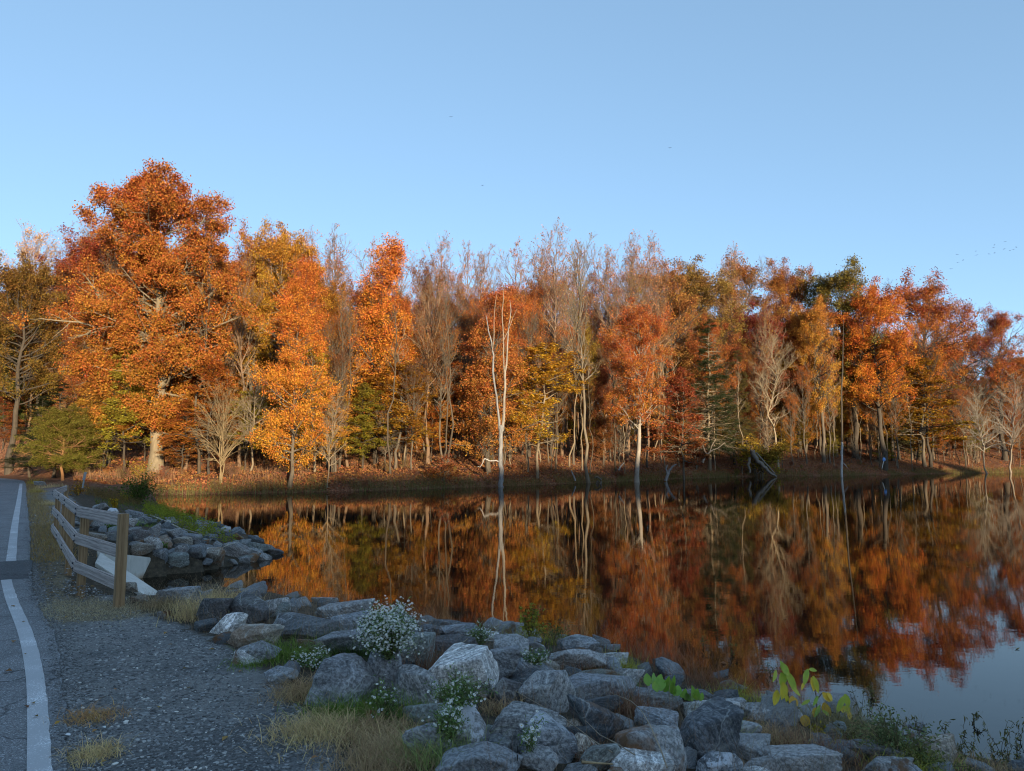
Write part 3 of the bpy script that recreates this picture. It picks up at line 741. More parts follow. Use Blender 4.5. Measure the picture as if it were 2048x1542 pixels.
put_tree(P_BEECH[2], 'beech_tree', 630, 70, 690, 'golden green understory tree behind the bare sapling', (.42, .28, .03), B_LIT, 1.1, .6)
put_tree(P_BEECH[0], 'beech_tree', 790, 74, 725, 'olive and orange understory tree under the tall tiered orange tree', (.38, .19, .03), B_GREY, 1.5, 2.6)
put_tree(P_BEECH[1], 'beech_tree', 1850, 152, 715, 'wide low golden green tree behind the slender trunk on the right', (.36, .19, .03), B_GREY, 1.6, .6)
put_tree(P_OAKS[2], 'oak_tree', 1402, 140, 518, 'olive brown oak rising behind the dark hemlock, its flat top on the skyline', (.26, .16, .045), B_DARK, 1.3, 3.3)
put_tree(P_OAKS[0], 'oak_tree', 1340, 126, 520, 'dull orange brown oak on the skyline left of the olive one', (.34, .16, .05), B_DARK, 1.1, 5.3)
put_tree(P_OAKS[1], 'oak_tree', 430, 80, 490, 'rusty oak closing the gap at the right shoulder of the tallest oak', (.38, .14, .035), B_DARK, .9, 5.1)
put_tree(P_HEM[1], 'hemlock_tree', 1800, 156, 740, 'dark green evergreen in the shade right of the forked oak trunk', (.09, .08, .03), B_DARK, 1.0, .2)
for u_, v_, Y_, pk in ((1105, 442, 104, 2), (1035, 470, 98, 3), (1255, 458, 110, 1), (960, 492, 100, 0), (865, 462, 96, 2), (925, 480, 99, 3), (1320, 485, 120, 3), (1210, 480, 108, 0), (800, 468, 94, 1), (735, 470, 96, 3), (665, 456, 93, 0), (612, 458, 95, 2), (1160, 478, 112, 3), (1465, 480, 150, 2), (1075, 478, 115, 0), (1290, 462, 116, 2)):
    put_tree(P_POPLAR[pk], 'poplar_tree', u_, Y_, v_, 'slim leafless poplar with fine upswept twigs on the middle skyline', (.46, .20, .08), (.23, .15, .10), .95, v_ * .37, 'bare poplars along the middle skyline')

# ------------------------------------------------------------------ the wood behind
SKY_U = [-200, 0, 60, 130, 190, 300, 480, 620, 700, 850, 960, 1090, 1160, 1200, 1250, 1330, 1460, 1500, 1560, 1620, 1730, 1780, 1840, 1900, 1960, 2048, 2300]
SKY_V = [520, 520, 480, 470, 420, 440, 470, 480, 500, 480, 505, 500, 500, 520, 500, 510, 528, 530, 532, 565, 558, 585, 575, 620, 640, 635, 650]
rg = np.random.RandomState(77)
def zone(u):
    if u < 200: return [OLIVE, BROWN, (.24, .08, .03), GREEN]
    if u < 700: return [ORANGE, DORANGE, (.36, .17, .03), GOLD]
    if u < 1150: return [REDOR, ORANGE, BROWN, (.42, .16, .04)]
    if u < 1450: return [REDOR, BRICK, OLIVE, (.44, .20, .05)]
    if u < 1700: return [BRICK, GOLD, OLIVE, DORANGE]
    return [ORANGE, GOLD, REDOR, DORANGE]
def far_y(u):
    # distance of the far shoreline in the direction of u
    us = [-100, 310, 480, 650, 820, 1003, 1200, 1350, 1500, 1700, 1850, 2000, 2300]
    ys = [58, 55, 56.5, 60, 65.5, 73, 86.5, 103, 120, 128, 143, 159, 190]
    return float(np.interp(u, us, ys))
def free(u, Y, k=1.0):
    x = (u - 1024) / 1498 * Y
    if poly_dist(np.array([x]), np.array([Y]), road_mid)[0] < 6.5: return False
    if any(abs(u - hu) < hw and Y < hY for hu, hw, hY in ((312, 40, 68), (579, 16, 62), (1003, 16, 76), (1178, 12, 86), (1273, 22, 89), (1556, 18, 129), (1683, 10, 120), (1767, 20, 134), (752, 12, 78))): return False
    return all((x - a) ** 2 + (Y - b) ** 2 > (c * k) ** 2 for a, b, c in OCC)
cnt = 0
for s0, s1, n in ((12, 28, 70), (28, 50, 95), (50, 85, 80)):
    for i in range(n):
        u = -160 + (i + rg.rand()) / n * 2420; s = s0 + (s1 - s0) * rg.rand(); Y = far_y(u) + s
        if not free(u, Y, 1.25): continue
        vt = np.interp(u, SKY_U, SKY_V) + rg.rand() * (110 if s > 30 else 170) + 8
        x = (u - 1024) / 1498 * Y
        H = min(31, max(15, PY(u, vt, Y)[2] - T(x, Y)))
        cz = zone(u); c = np.array(cz[rg.randint(len(cz))]) * (.75 + .4 * rg.rand())
        k = rg.rand()
        mid = 640 < u < 1480
        if k < (.26 if mid else .15): put_tree(P_POPLAR[rg.randint(4)], 'poplar_tree', u, Y, 0, 'leafless trunk and grey brown twigs deep in the wood behind the lake', c, B_TWIG, .9, rg.rand() * 6, 'bare trees deep in the wood', H=H)
        elif k < (.70 if mid else .45): put_tree(P_SPARSE[rg.randint(3)], 'maple_tree', u, Y, 0, 'thinly leaved brown and orange tree deep in the wood behind the lake', c, B_TWIG, .9, rg.rand() * 6, 'thinly leaved trees deep in the wood', H=H)
        elif k < .8: put_tree(P_COLS[rg.randint(3)], 'sweetgum_tree', u, Y, 0, 'narrow orange leaved tree deep in the wood behind the lake', c, B_GREY, .95, rg.rand() * 6, 'narrow orange trees deep in the wood', H=H * .85)
        else: put_tree(P_OAKS[rg.randint(3)], 'oak_tree', u, Y, 0, 'broad autumn oak deep in the wood behind the lake', c, B_DARK, .9, rg.rand() * 6, 'oaks deep in the wood', H=H * .93)
        cnt += 1
for i in range(130):     # understory
    u = -140 + (i + rg.rand()) / 130 * 2400; s = (8 if u < 900 else 14) + 32 * rg.rand() ** 1.2; Y = far_y(u) + s
    if not free(u, Y, 1.3): continue
    cz = zone(u) + [YGREEN]; c = np.array(cz[rg.randint(len(cz))]) * (.7 + .5 * rg.rand())
    put_tree(P_BEECH[rg.randint(3)], 'beech_tree', u, Y, 0, 'low layered understory tree among the trunks of the far slope', c, B_DARK, 1.1, rg.rand() * 6, 'understory trees on the far slope', H=4.5 + 7 * rg.rand())
for i in range(125):
    u = 300 + (i + rg.rand()) / 125 * 1740; Y = far_y(u) + 4 + 34 * rg.rand()
    if not free(u, Y, .5): continue
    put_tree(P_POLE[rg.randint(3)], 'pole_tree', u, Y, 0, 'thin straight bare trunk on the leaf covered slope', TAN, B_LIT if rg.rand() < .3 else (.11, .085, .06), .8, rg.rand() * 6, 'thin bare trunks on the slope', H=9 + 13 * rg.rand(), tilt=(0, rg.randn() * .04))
for i in range(46):
    u = 640 + (i + rg.rand()) / 46 * 1420; Y = far_y(u) + 7 + 17 * rg.rand()
    if not free(u, Y, .9): continue
    c = np.array([REDOR, ORANGE, DORANGE, BROWN, (.40, .17, .045)][rg.randint(5)]) * (.75 + .4 * rg.rand())
    put_tree(P_SPARSE[rg.randint(3)], 'maple_tree', u, Y, 0, 'slim airy orange leaved tree near the foot of the far slope', c, B_GREY, .8, rg.rand() * 6, 'airy orange trees at the foot of the slope', H=11 + 10 * rg.rand())
for i in range(11):
    u = 380 + (i + rg.rand()) / 11 * 1680; Y = far_y(u) + 3 + 12 * rg.rand()
    if not free(u, Y, .7): continue
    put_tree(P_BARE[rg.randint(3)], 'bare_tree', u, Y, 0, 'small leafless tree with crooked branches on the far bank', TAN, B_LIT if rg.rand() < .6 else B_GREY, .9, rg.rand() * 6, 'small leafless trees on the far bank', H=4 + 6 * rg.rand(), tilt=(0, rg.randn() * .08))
BUSHC = [(.34, .13, .055), (.26, .10, .055), (.40, .17, .055), (.24, .19, .06), (.20, .12, .06), (.42, .22, .06)]
for i in range(90):
    u = 180 + (i + rg.rand()) / 90 * 1900; Y = far_y(u) + 1.2 + 20 * rg.rand() ** 1.2
    x = (u - 1024) / 1498 * Y
    if poly_dist(np.array([x]), np.array([Y]), road_mid)[0] < 6: continue
    if rg.rand() < .6: put_tree(P_BUSH[rg.randint(3)], 'bush', u, Y, 0, 'rust and brown leaved bush on the lower slope of the far bank', BUSHC[rg.randint(6)], B_GREY, 1.1, rg.rand() * 6, 'bushes on the far bank', 'bush', H=.6 + 1.1 * rg.rand() ** 2)
    else: put_tree(P_BRUSH[rg.randint(2)], 'bush', u, Y, 0, 'leafless tangle of reddish brush on the far bank', BUSHC[rg.randint(6)], (.20, .11, .08), 1.2, rg.rand() * 6, 'leafless brush on the far bank', 'bush', H=.5 + .9 * rg.rand())
put_tree(P_BUSH[0], 'bush', 885, 71.5, 895, 'large rounded rust brown bush on the bank left of the dead tree', (.26, .10, .035), B_GREY, 1.8, .4, None, 'bush')
put_tree(P_BUSH[1], 'bush', 1518, 122, 875, 'yellow green bush on top of the upturned root left of the pale leafless tree', (.36, .26, .04), B_GREY, 1.5, .4, None, 'bush')

# the mass of the wood too deep to tell single trees apart
us = np.array([-100, 310, 480, 650, 820, 1003, 1200, 1350, 1500, 1700, 1850, 2000, 2300]); ys = np.array([58, 55, 56.5, 60, 65.5, 73, 86.5, 103, 120, 128, 143, 159, 190])
n = 190000; uu = -400 + rg.rand(n) * 3000; Yd = np.interp(uu, us, ys) + 52 + 50 * rg.rand(n); Xd = (uu - 1024) / 1498 * Yd
ok = poly_dist(Xd, Yd, road_mid) > 7; Xd, Yd = Xd[ok], Yd[ok]
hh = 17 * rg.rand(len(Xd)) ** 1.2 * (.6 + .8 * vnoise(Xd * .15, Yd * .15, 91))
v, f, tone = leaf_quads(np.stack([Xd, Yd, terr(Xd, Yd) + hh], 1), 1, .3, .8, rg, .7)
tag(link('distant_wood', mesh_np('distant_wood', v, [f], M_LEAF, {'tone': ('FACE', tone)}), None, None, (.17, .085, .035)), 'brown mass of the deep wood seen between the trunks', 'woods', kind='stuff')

# ------------------------------------------------------------------ dead tree standing in the water and other snags
M_DEAD = None
def deadwood_material():
    t = NT('dead_wood'); g = t.noise(t.coord('Object', (6, 6, .35)), 2.5, 6, .7)
    oc, r = t.ocol()
    c = t.mix(t.ramp(g, [(.35, 0), (.62, 1)]), t.mix(.65, oc, (.01, .01, .01)), oc)
    return t.done(t.pbsdf(c, .8, t.bump(g, .8, .03), .2))
M_DEAD = deadwood_material()
def px_tube(pts, Y, name, parent, col, dy=0.0, sides=8, sub=3, mat=None):
    """pts: (u, v, width_px, extra depth)"""
    A = np.array([tuple(p) + (0,) * (4 - len(p)) for p in pts], float)
    k = np.linspace(0, len(A) - 1, (len(A) - 1) * sub + 1); A = np.stack([np.interp(k, np.arange(len(A)), A[:, j]) for j in range(A.shape[1])], 1)
    rs = np.random.RandomState(int(A[0, 0]))
    P = np.array([PY(a[0], a[1], Y + (a[3] if len(a) > 3 else 0)) for a in A]); R = np.maximum(A[:, 2] * Y / 1498 / 2 * .82, .004)
    P[1:] += rs.randn(len(P) - 1, 3) * R[1:, None] * .25
    par = np.array(parent.location) if parent else np.zeros(3)
    v, f = tubes((P - par)[None], R[None], sides)
    return link(name, mesh_np(name, v, [f], mat or M_DEAD, smooth=True), parent, None, col)
DG = (.27, .265, .26)
sn = empty('dead_tree', (*PY(1003, 975, 72)[:2], 0)); tag(sn, 'silvery dead tree with two forked stems standing in the lake, broken arm on its left', 'tree')
px_tube([(1002, 984, 13), (1002, 960, 12), (1001, 930, 11), (1002, 900, 10.5), (1002, 870, 11), (1003, 852, 11)], 72, 'trunk', sn, DG)
px_tube([(1000, 862, 7), (997, 830, 5.5), (994, 800, 5), (990, 775, 4.5), (986, 745, 5.5, .2), (986, 710, 4.5, .3), (983, 685, 3.5), (977, 660, 2.8), (972, 630, 1.5)], 72, 'limb', sn, DG)
px_tube([(985, 700, 3), (988, 670, 2.2, -.3), (988, 640, 1.8, -.5), (990, 610, 1.4, -.6), (994, 588, .8, -.6)], 72, 'limb', sn, (.33, .265, .20))
px_tube([(1005, 862, 7.5), (1008, 830, 7), (1009, 800, 6), (1010, 770, 6), (1010, 745, 5.5), (1013, 720, 4.5), (1015, 695, 4), (1016, 670, 3.2, .3), (1018, 650, 2.6, .5), (1022, 620, 1.8, .6), (1020, 600, 1.2, .7)], 72, 'limb', sn, (.33, .29, .24))
px_tube([(1009, 745, 4), (1007, 720, 3.4, -.4), (1007, 690, 3, -.6), (1006, 660, 2.6, -.8), (1004, 630, 2.2, -1), (1007, 600, 1.6, -1), (1006, 565, 1, -1)], 72, 'limb', sn, (.33, .265, .20))
px_tube([(1007, 680, 2.2, -.7), (1013, 668, 2, -.6), (1019, 655, 1.6, 0), (1026, 635, 1.2, .2), (1034, 618, .7, .3)], 72, 'limb', sn, (.33, .265, .20))
px_tube([(1000, 925, 3.4), (992, 921, 3), (980, 922, 2.6, -.3), (969, 917, 2.6, -.4), (965, 927, 2, -.5), (960, 934, 1.6, -.5), (955, 933, 1.2, -.5)], 72, 'broken_arm', sn, (.5, .48, .45))
s2 = empty('dead_snag', (*PY(1683, 956, 118)[:2], 0)); tag(s2, 'thin dead snag in the water, pale and peeled below, dark above, right of the centre', 'tree')
px_tube([(1683, 960, 6), (1683, 940, 5.5), (1684, 905, 5.5), (1684, 882, 5)], 118, 'peeled_trunk', s2, (.55, .54, .52))
px_tube([(1684, 884, 5.2), (1684, 850, 5), (1683, 800, 4.5), (1685, 740, 3.5), (1686, 690, 2.2), (1687, 640, 1.2)], 118, 'upper_trunk', s2, B_DARK)
px_tube([(1685, 925, 2), (1691, 930, 1.5), (1695, 936, 1)], 118, 'twig', s2, (.6, .55, .5))
def drift(name, Y, segs, label, cat, col=DG):
    o = empty(name, (*PY(segs[0][0][0], segs[0][0][1], Y)[:2], 0)); tag(o, label, cat)
    for i, s in enumerate(segs): px_tube(s, Y, 'trunk' if i == 0 else 'branch', o, col)
    return o
drift('driftwood', 92, [[(1331, 962, 8), (1335, 950, 7), (1340, 940, 6), (1346, 932, 4), (1353, 928, 2)], [(1335, 948, 5), (1332, 938, 4), (1335, 930, 2.5)]], 'forked pale driftwood stub poking from the reeds at the middle of the far shore', 'driftwood')
drift('dead_stake', 84, [[(1150, 962, 5), (1147, 952, 4), (1143, 941, 2.5)]], 'short broken stick leaning left out of the reeds below the leaning poplar', 'stick')
drift('driftwood', 84, [[(1189, 955, 4), (1196, 954, 4.5), (1203, 960, 5), (1200, 968, 7)], [(1197, 962, 8), (1193, 968, 6)]], 'small dark curled root in the shallows right of the broken stick', 'driftwood', (.16, .13, .10))
drift('fallen_log', 118, [[(1505, 900, 12), (1512, 915, 11), (1525, 932, 10), (1540, 946, 7), (1553, 953, 4)], [(1500, 915, 7), (1497, 930, 7), (1500, 945, 5)], [(1512, 905, 4), (1530, 925, 4), (1550, 948, 2.5)]], 'grey fallen trunk sloping down into the water below the maroon maple', 'log', (.24, .21, .18))
drift('dead_branch', 105, [[(1405, 925, 6), (1412, 912, 4.5), (1422, 902, 3), (1436, 896, 2), (1450, 885, 1.2)], [(1414, 910, 3), (1408, 898, 2), (1404, 885, 1)], [(1420, 903, 2), (1424, 890, 1.5), (1432, 878, .9)]], 'fallen leafless branch spread on the bank below the dark hemlock', 'branch', (.36, .3, .24))
drift('dead_branch', 86, [[(1237, 940, 5), (1242, 932, 4), (1248, 925, 2)]], 'small bleached branch stub left of the gnarled oak foot', 'branch')
drift('fallen_log', 62, [[(300, 994, 4), (360, 992, 4), (420, 990, 3.5), (480, 988, 2)]], 'long thin log lying along the left shoreline', 'log', (.2, .16, .12))
drift('stump', 63, [[(157, 962, 13), (157, 950, 11), (157, 942, 10), (156, 938, 6)]], 'short reddish brown stump beside the yellow green cedar', 'stump', (.22, .11, .07))
# ------------------------------------------------------------------ boulders
def rock_mesh(name, dims, seed, sub=5, rot=None, planes=8, k=60.0, rough=1.0):
    rs = np.random.RandomState(seed); B, F = {3: IC3, 4: IC4, 5: IC5}[sub]
    n = unit(rs.randn(planes, 3)); d = .62 + .30 * rs.rand(planes)
    ax = unit(np.eye(3) + rs.randn(3, 3) * .28)
    n = np.vstack([n, ax, -ax]); d = np.concatenate([d, .72 + .2 * rs.rand(6)])
    dot = B @ n.T
    q = np.where(dot > .05, d[None] / np.maximum(dot, .05), 9)
    r = -np.log(np.exp(-k * q).sum(1)) / k
    P = B * r[:, None]
    # chipped ledges and roughness from stacked value noise on 3 planes
    def n3(p, f, s): return (vnoise(p[:, 0] * f + 9, p[:, 1] * f + 31, s) + vnoise(p[:, 1] * f + 17, p[:, 2] * f + 5, s + 1) + vnoise(p[:, 2] * f + 3, p[:, 0] * f + 40, s + 2)) / 3 - .5
    sd = seed % 40
    h = n3(P, 2.5, sd) * .07 + n3(P, 6, sd + 5) * .085 + n3(P, 14, sd + 9) * .05 + n3(P, 34, sd + 13) * .026
    lay = P @ unit(rs.randn(3) + np.array([0, 0, 1.2])); h = h + .022 * (np.abs((lay * 5 + n3(P, 3, sd + 3) * 3) % 1 - .5) - .25)
    P = P + B * (h * rough)[:, None]
    P = P - (P.max(0) + P.min(0)) / 2; P = P / (P.max(0) - P.min(0))
    P = P * np.array(dims)
    if rot is not None: P = P @ rot
    return mesh_np(name, P, [F], M_ROCK, smooth=True)
RC = {'b': (.27, .295, .32), 'd': (.12, .135, .15), 'm': (.39, .395, .39), 'l': (.74, .73, .70), 't': (.44, .37, .27), 'g': (.27, .32, .29)}
ROCKS = []
def put_rock(u, v, w, h, kind='b', label=None, stain=0.0, quartz=0.0, name='boulder', sub=5, seed=None, zoff=0.0, group=None, grp_label=None, tilt=.25, k=60):
    g = hit(u, v + h * .32, zoff)
    Y = g[1] + .12; s = Y / 1490.0
    W = w * s * 1.06; Hh = h * s * .98; D = W * .8 if W < 1.6 * Hh else W * .62
    seed = seed if seed is not None else int(u * 7 + v * 13)
    rs = np.random.RandomState(seed % 99991)
    c = PY(u, v, Y)
    from mathutils import Euler
    E = Euler((rs.randn() * .7, rs.randn() * .7, rs.rand() * 6.28)) if quartz == 0 else Euler((.08, .05, .1))
    me = rock_mesh(name, (W, max(D, Hh * .7), Hh * 1.12), seed % 9973, sub, np.array(E.to_matrix()), k=k)
    o = link(name, me, None, (c[0], c[1] + D * .15, c[2] - Hh * .03), np.array(RC[kind]) * (.85 + .35 * rs.rand()))
    o.rotation_euler = E
    o['stain'] = float(stain); o['quartz'] = float(quartz)
    tag(o, label, 'rock', group); ROCKS.append((c[0], c[1], W / 2)); return o
BIG = [
 (430, 1222, 75, 54, 'd', 'dark boulder half hidden behind dry weeds at the left end of the near rocks'),
 (497, 1221, 78, 62, 'd', 'large dark boulder second from the left on the top row by the weeds'),
 (548, 1216, 60, 38, 'm', 'grey slab with a lighter grained face on the top row left'),
 (455, 1249, 72, 40, 'l', 'flat pale grey slab at the gravel edge below the leftmost dark boulders', .2),
 (510, 1272, 112, 44, 't', 'low rounded tan brown boulder right of the pale slab', .6),
 (513, 1305, 78, 38, 'b', 'blue grey banded stone alone on the gravel edge'),
 (560, 1352, 64, 30, 'b', 'low blue grey stone sunk in the path edge left of the big block'),
 (578, 1242, 62, 30, 'm', 'small two toned block behind the tan brown boulder'),
 (687, 1222, 104, 34, 'm', 'long low boulder on the far top edge left of the white flowers'),
 (607, 1259, 124, 46, 'd', 'long dark slab with an undercut edge above the green weeds'),
 (684, 1288, 108, 54, 'b', 'sloping streaked slab left of the big flower bush'),
 (698, 1244, 74, 34, 'b', 'angular dark stone just left of the flower bush top'),
 (676, 1374, 136, 100, 'b', 'massive blocky dark grey boulder standing at the gravel edge'),
 (768, 1352, 92, 108, 'b', 'tall blue grey leaning boulder right of the massive block'),
 (828, 1376, 96, 76, 'm', 'grey stone crossed by a thin white quartz vein'),
 (812, 1303, 100, 72, 'g', 'mottled grey green boulder just below the flower bush'),
 (920, 1351, 142, 98, 'l', 'big pale boulder with a bright sloping top, in the middle of the pile'),
 (985, 1329, 104, 72, 'b', 'dark blue boulder right behind the big pale boulder'),
 (1022, 1302, 68, 54, 'm', 'mottled stone with a pale right face above the dark blue boulder'),
 (902, 1288, 102, 34, 'd', 'long dark flat stone behind the big pale boulder'),
 (925, 1268, 92, 32, 'b', 'low blue grey slab near the water left of the small flower tuft'),
 (892, 1252, 62, 22, 'd', 'dark stone topping the water edge right of the flower bush'),
 (858, 1262, 60, 20, 'd', 'small black stone against the right side of the flower bush'),
 (1070, 1341, 92, 38, 'b', 'flat grey slab above the prism shaped boulder'),
 (1095, 1388, 108, 84, 'm', 'prism shaped grey boulder with a sharp ridge, centre of the pile'),
 (1018, 1386, 68, 58, 'd', 'dark stone left of the prism shaped boulder'),
 (1075, 1317, 50, 28, 'd', 'small dark stone above the flat grey slab'),
 (1152, 1321, 122, 40, 'm', 'long mottled slab behind dry reddish weeds'),
 (1158, 1292, 80, 36, 'b', 'rounded blue grey boulder at the water edge, farthest right of the top row'),
 (1200, 1384, 152, 56, 'b', 'long grey slab sloping down right, left of the broad green leaves'),
 (1193, 1438, 106, 94, 'd', 'speckled black boulder with a tan top', .7),
 (935, 1466, 122, 104, 'm', 'boulder with a bright white quartz top behind small white flowers', .1, 1.0),
 (863, 1488, 104, 70, 'b', 'rounded speckled boulder left of the white topped one'),
 (1058, 1462, 142, 96, 'm', 'broad grey boulder right of the white topped one'),
 (1098, 1486, 108, 84, 'b', 'dark blue boulder with a white upper edge, near the bottom', .0, .35),
 (958, 1536, 160, 66, 'b', 'wide dark boulder cut by the bottom edge of the picture'),
 (1075, 1523, 78, 44, 'm', 'banded stone at the bottom below the dark blue boulder'),
 (1153, 1456, 48, 38, 't', 'small tan stone left of the speckled black boulder', .5),
 (1172, 1495, 60, 48, 't', 'tan grey stone between the dark blue and the rust stained boulders', .3),
 (1198, 1520, 74, 54, 'g', 'greenish triangular stone at the bottom edge'),
 (1304, 1503, 132, 92, 'm', 'rust stained brown and white boulder near the bottom', 1.0),
 (1412, 1480, 136, 116, 'd', 'large dark angular boulder with a sharp top corner, lower right of the pile'),
 (1315, 1448, 84, 44, 'b', 'blue grey stone wedged behind the rust stained boulder'),
 (1285, 1537, 114, 46, 'l', 'pale streaked stone at the bottom under the rust stained boulder'),
 (1440, 1534, 94, 44, 'b', 'white topped stone at the bottom below the large angular boulder', 0, .9),
 (1522, 1538, 84, 34, 'm', 'low grey stone at the bottom right of the white topped one'),
 (1257, 1359, 62, 40, 'm', 'tan grey slab just left of the broad green leaves'),
 (1315, 1400, 98, 36, 'b', 'flat slab right under the broad green leaves'),
 (1350, 1362, 36, 24, 'd', 'small dark stone behind the broad green leaves'),
 (1430, 1421, 118, 38, 'm', 'long low slab right of the broad green leaves'),
 (1515, 1427, 62, 28, 'm', 'pale low stone left of the yellow leaved seedlings'),
 (1492, 1464, 54, 32, 'm', 'light banded stone right of the large angular boulder'),
 (1600, 1526, 144, 46, 'm', 'long banded slab under dry grass at the bottom, right of the pile'),
 (1560, 1457, 44, 32, 'd', 'dark stone below the yellow leaved seedlings'),
 (1590, 1431, 36, 20, 'm', 'small pale stone at the foot of the seedlings, by the water'),
 (1645, 1493, 62, 28, 'd', 'flat stone in dry grass below the seedlings'),
 (1735, 1506, 118, 30, 'd', 'long dark slab under the green weeds on the right'),
 (1880, 1507, 84, 52, 't', 'rounded tan boulder at the water edge, rightmost of all', .5),
 (1790, 1535, 120, 34, 'm', 'slab at the bottom edge left of the rightmost tan boulder'),
 (355, 1194, 72, 36, 'b', 'blue grey rounded stone at the end of the near concrete wall'),
 (262, 1174, 24, 18, 't', 'pale stained stone leaning on the near concrete wall behind the end post', .6),
 (277, 1196, 32, 14, 't', 'flat stained stone right of the end post foot', .5),
 (1228, 1325, 62, 36, 'm', 'low lichen covered stone behind dry weeds near the water'),
 (740, 1270, 60, 30, 'd', 'dark stone hidden in the stems of the flower bush'),
 (850, 1432, 90, 46, 'g', 'green grey stone between the veined stone and the white topped one'),
 (1385, 1392, 70, 26, 'd', 'dark narrow stone among brown weeds right of the green leaves'),
 (985, 1500, 70, 46, 'd', 'dark stone in the gap under the broad grey boulder'),
]
for r in BIG:
    put_rock(*r[:5], label=r[5], stain=r[6] if len(r) > 6 else .12, quartz=r[7] if len(r) > 7 else 0, zoff=.05, k=(90 if 'angular' in r[5] or 'prism' in r[5] or 'block' in r[5] else 60))
SPIT = [(275, 1072, 44, 28, 'b', 'grey stone behind the end post, nearest the concrete on the far rock bank'), (303, 1062, 28, 30, 'm', 'upright mottled stone high on the far rock bank'),
 (281, 1098, 42, 24, 't', 'tan slab resting against the top of the far concrete wall', .6), (303, 1090, 34, 32, 'l', 'white and brown stone above the end of the far concrete wall', .7),
 (328, 1083, 32, 24, 't', 'brown block in the middle of the far rock bank', .7), (311, 1118, 42, 38, 'b', 'blue stone touching the end of the far concrete wall'),
 (352, 1121, 50, 32, 'g', 'triangular green grey stone at the water, second from the concrete'), (352, 1100, 44, 22, 'b', 'grey slab above the triangular stone'),
 (387, 1104, 40, 32, 'b', 'dark blue rounded stone in the middle of the far rock bank'), (381, 1132, 30, 26, 'd', 'small brown black stone at the waterline of the far rock bank', .6),
 (420, 1117, 54, 40, 't', 'large tan brown block at the waterline of the far rock bank', .9), (470, 1101, 60, 32, 'm', 'grey boulder with a pale top toward the tip of the rock bank'),
 (515, 1097, 48, 26, 'g', 'greenish rounded boulder near the tip of the rock bank'), (518, 1115, 46, 20, 'm', 'low stone in front of the greenish boulder at the tip'),
 (488, 1122, 26, 18, 'm', 'small stone at the waterline left of the tip'), (550, 1104, 34, 12, 'd', 'flat dark stone forming the very tip of the rock bank'),
 (364, 1084, 34, 20, 't', 'brown flat stone high in the middle of the bank', .5), (382, 1077, 46, 20, 'b', 'blue grey slab under the green plants of the bank'),
 (350, 1068, 32, 22, 'm', 'speckled stone under the yellow green plants'), (262, 1045, 22, 18, 'l', 'pale round stone just right of the end post top'),
 (268, 1033, 34, 26, 'b', 'dark blue boulder above and right of the end post top'), (330, 1046, 26, 12, 'l', 'pale flat stone near the top of the far rock bank'),
 (225, 1022, 20, 12, 'l', 'white stone showing just over the top rail near the end post', 0, 1.0), (335, 1138, 24, 14, 'd', 'small stone in the shallows by the far concrete wall'),
 (316, 1143, 32, 18, 'd', 'dark stone in the water at the end of the far concrete wall'), (199, 1014, 34, 16, 'm', 'long grey stone behind the top rail'),
 (285, 1042, 30, 20, 'b', 'blue grey stone behind the pale round stone'), (440, 1090, 30, 16, 'm', 'small grey stone under the tip of the green plants'),
 (400, 1088, 28, 14, 'd', 'small dark stone between green plants and dark blue stone'), (80, 967, 23, 9, 'm', 'lone pale boulder by the far end of the road edge line'),
 (232, 1044, 30, 18, 'd', 'dark stone seen between the top and middle rails'), (205, 1050, 34, 18, 'm', 'grey stone seen under the middle of the top rail'), (190, 1075, 40, 20, 't', 'brownish stone seen between the rails near the concrete', .5), (225, 1072, 34, 22, 'b', 'blue grey stone seen left of the end post between rails')]
for r in SPIT:
    put_rock(*r[:5], label=r[5], stain=r[6] if len(r) > 6 else .2, quartz=r[7] if len(r) > 7 else 0, sub=4, zoff=.05).color = tuple(np.array(RC[r[4]]) * .72) + (1,)
# smaller stones that fill the riprap
rg = np.random.RandomState(8)
fill = [rock_mesh('filler', (1, .85, .7), 500 + i, 4) for i in range(8)]
def fill_rocks(X, Y, S, group, label, dk=1.0):
    for x, y, s in zip(X, Y, S):
        o = link('stone', fill[rg.randint(8)], None, (x, y, T(x, y) + s * .08), np.array(RC['bdmgtl'[rg.choice(6, p=[.3, .25, .22, .12, .07, .04])]]) * (.7 + .45 * rg.rand()) * dk)
        o.scale = (s * (.9 + .4 * rg.rand()), s, s * (.7 + .3 * rg.rand())); o.rotation_euler = (rg.randn() * .3, rg.randn() * .3, rg.rand() * 6.28)
        o['stain'] = float(rg.rand() < .2); o['quartz'] = 0.0
        tag(o, label, 'rock', group)
near_bank = near_pts[::-1]   # from the inlet to lower right
CULV = [(-6.9, 9.4), (-4.3, 9.8), (-4.9, 13.6), (-7.7, 16.7), (-9.4, 16.2), (-9.6, 14.6)]
fx, fy, fs = [], [], []
tries = 0
while len(fx) < 170 and tries < 9000:
    tries += 1
    x = -5.6 + rg.rand() * 10.5; y = 3.6 + rg.rand() * 10.2
    a = np.array([x]); b = np.array([y])
    if inside(a, b, crest_poly)[0] or inside(a, b, CULV)[0]: continue
    dw = poly_dist(a, b, near_pts + inlet[:2])[0]
    if inside(a, b, water_poly)[0] and dw > .35: continue
    s = .17 + .26 * rg.rand() ** 1.5
    if any((x - p) ** 2 + (y - q) ** 2 < (.62 * (s + r)) ** 2 for p, q, r in zip(fx, fy, fs)): continue
    if abs(x) > .9 * y or (x < -.3 and y < 5.0): continue
    fx.append(x); fy.append(y); fs.append(s)
fill_rocks(fx, fy, fs, 'small stones between the near boulders', 'small angular stone wedged between the larger boulders of the near bank')
fx, fy, fs = [], [], []; tries = 0
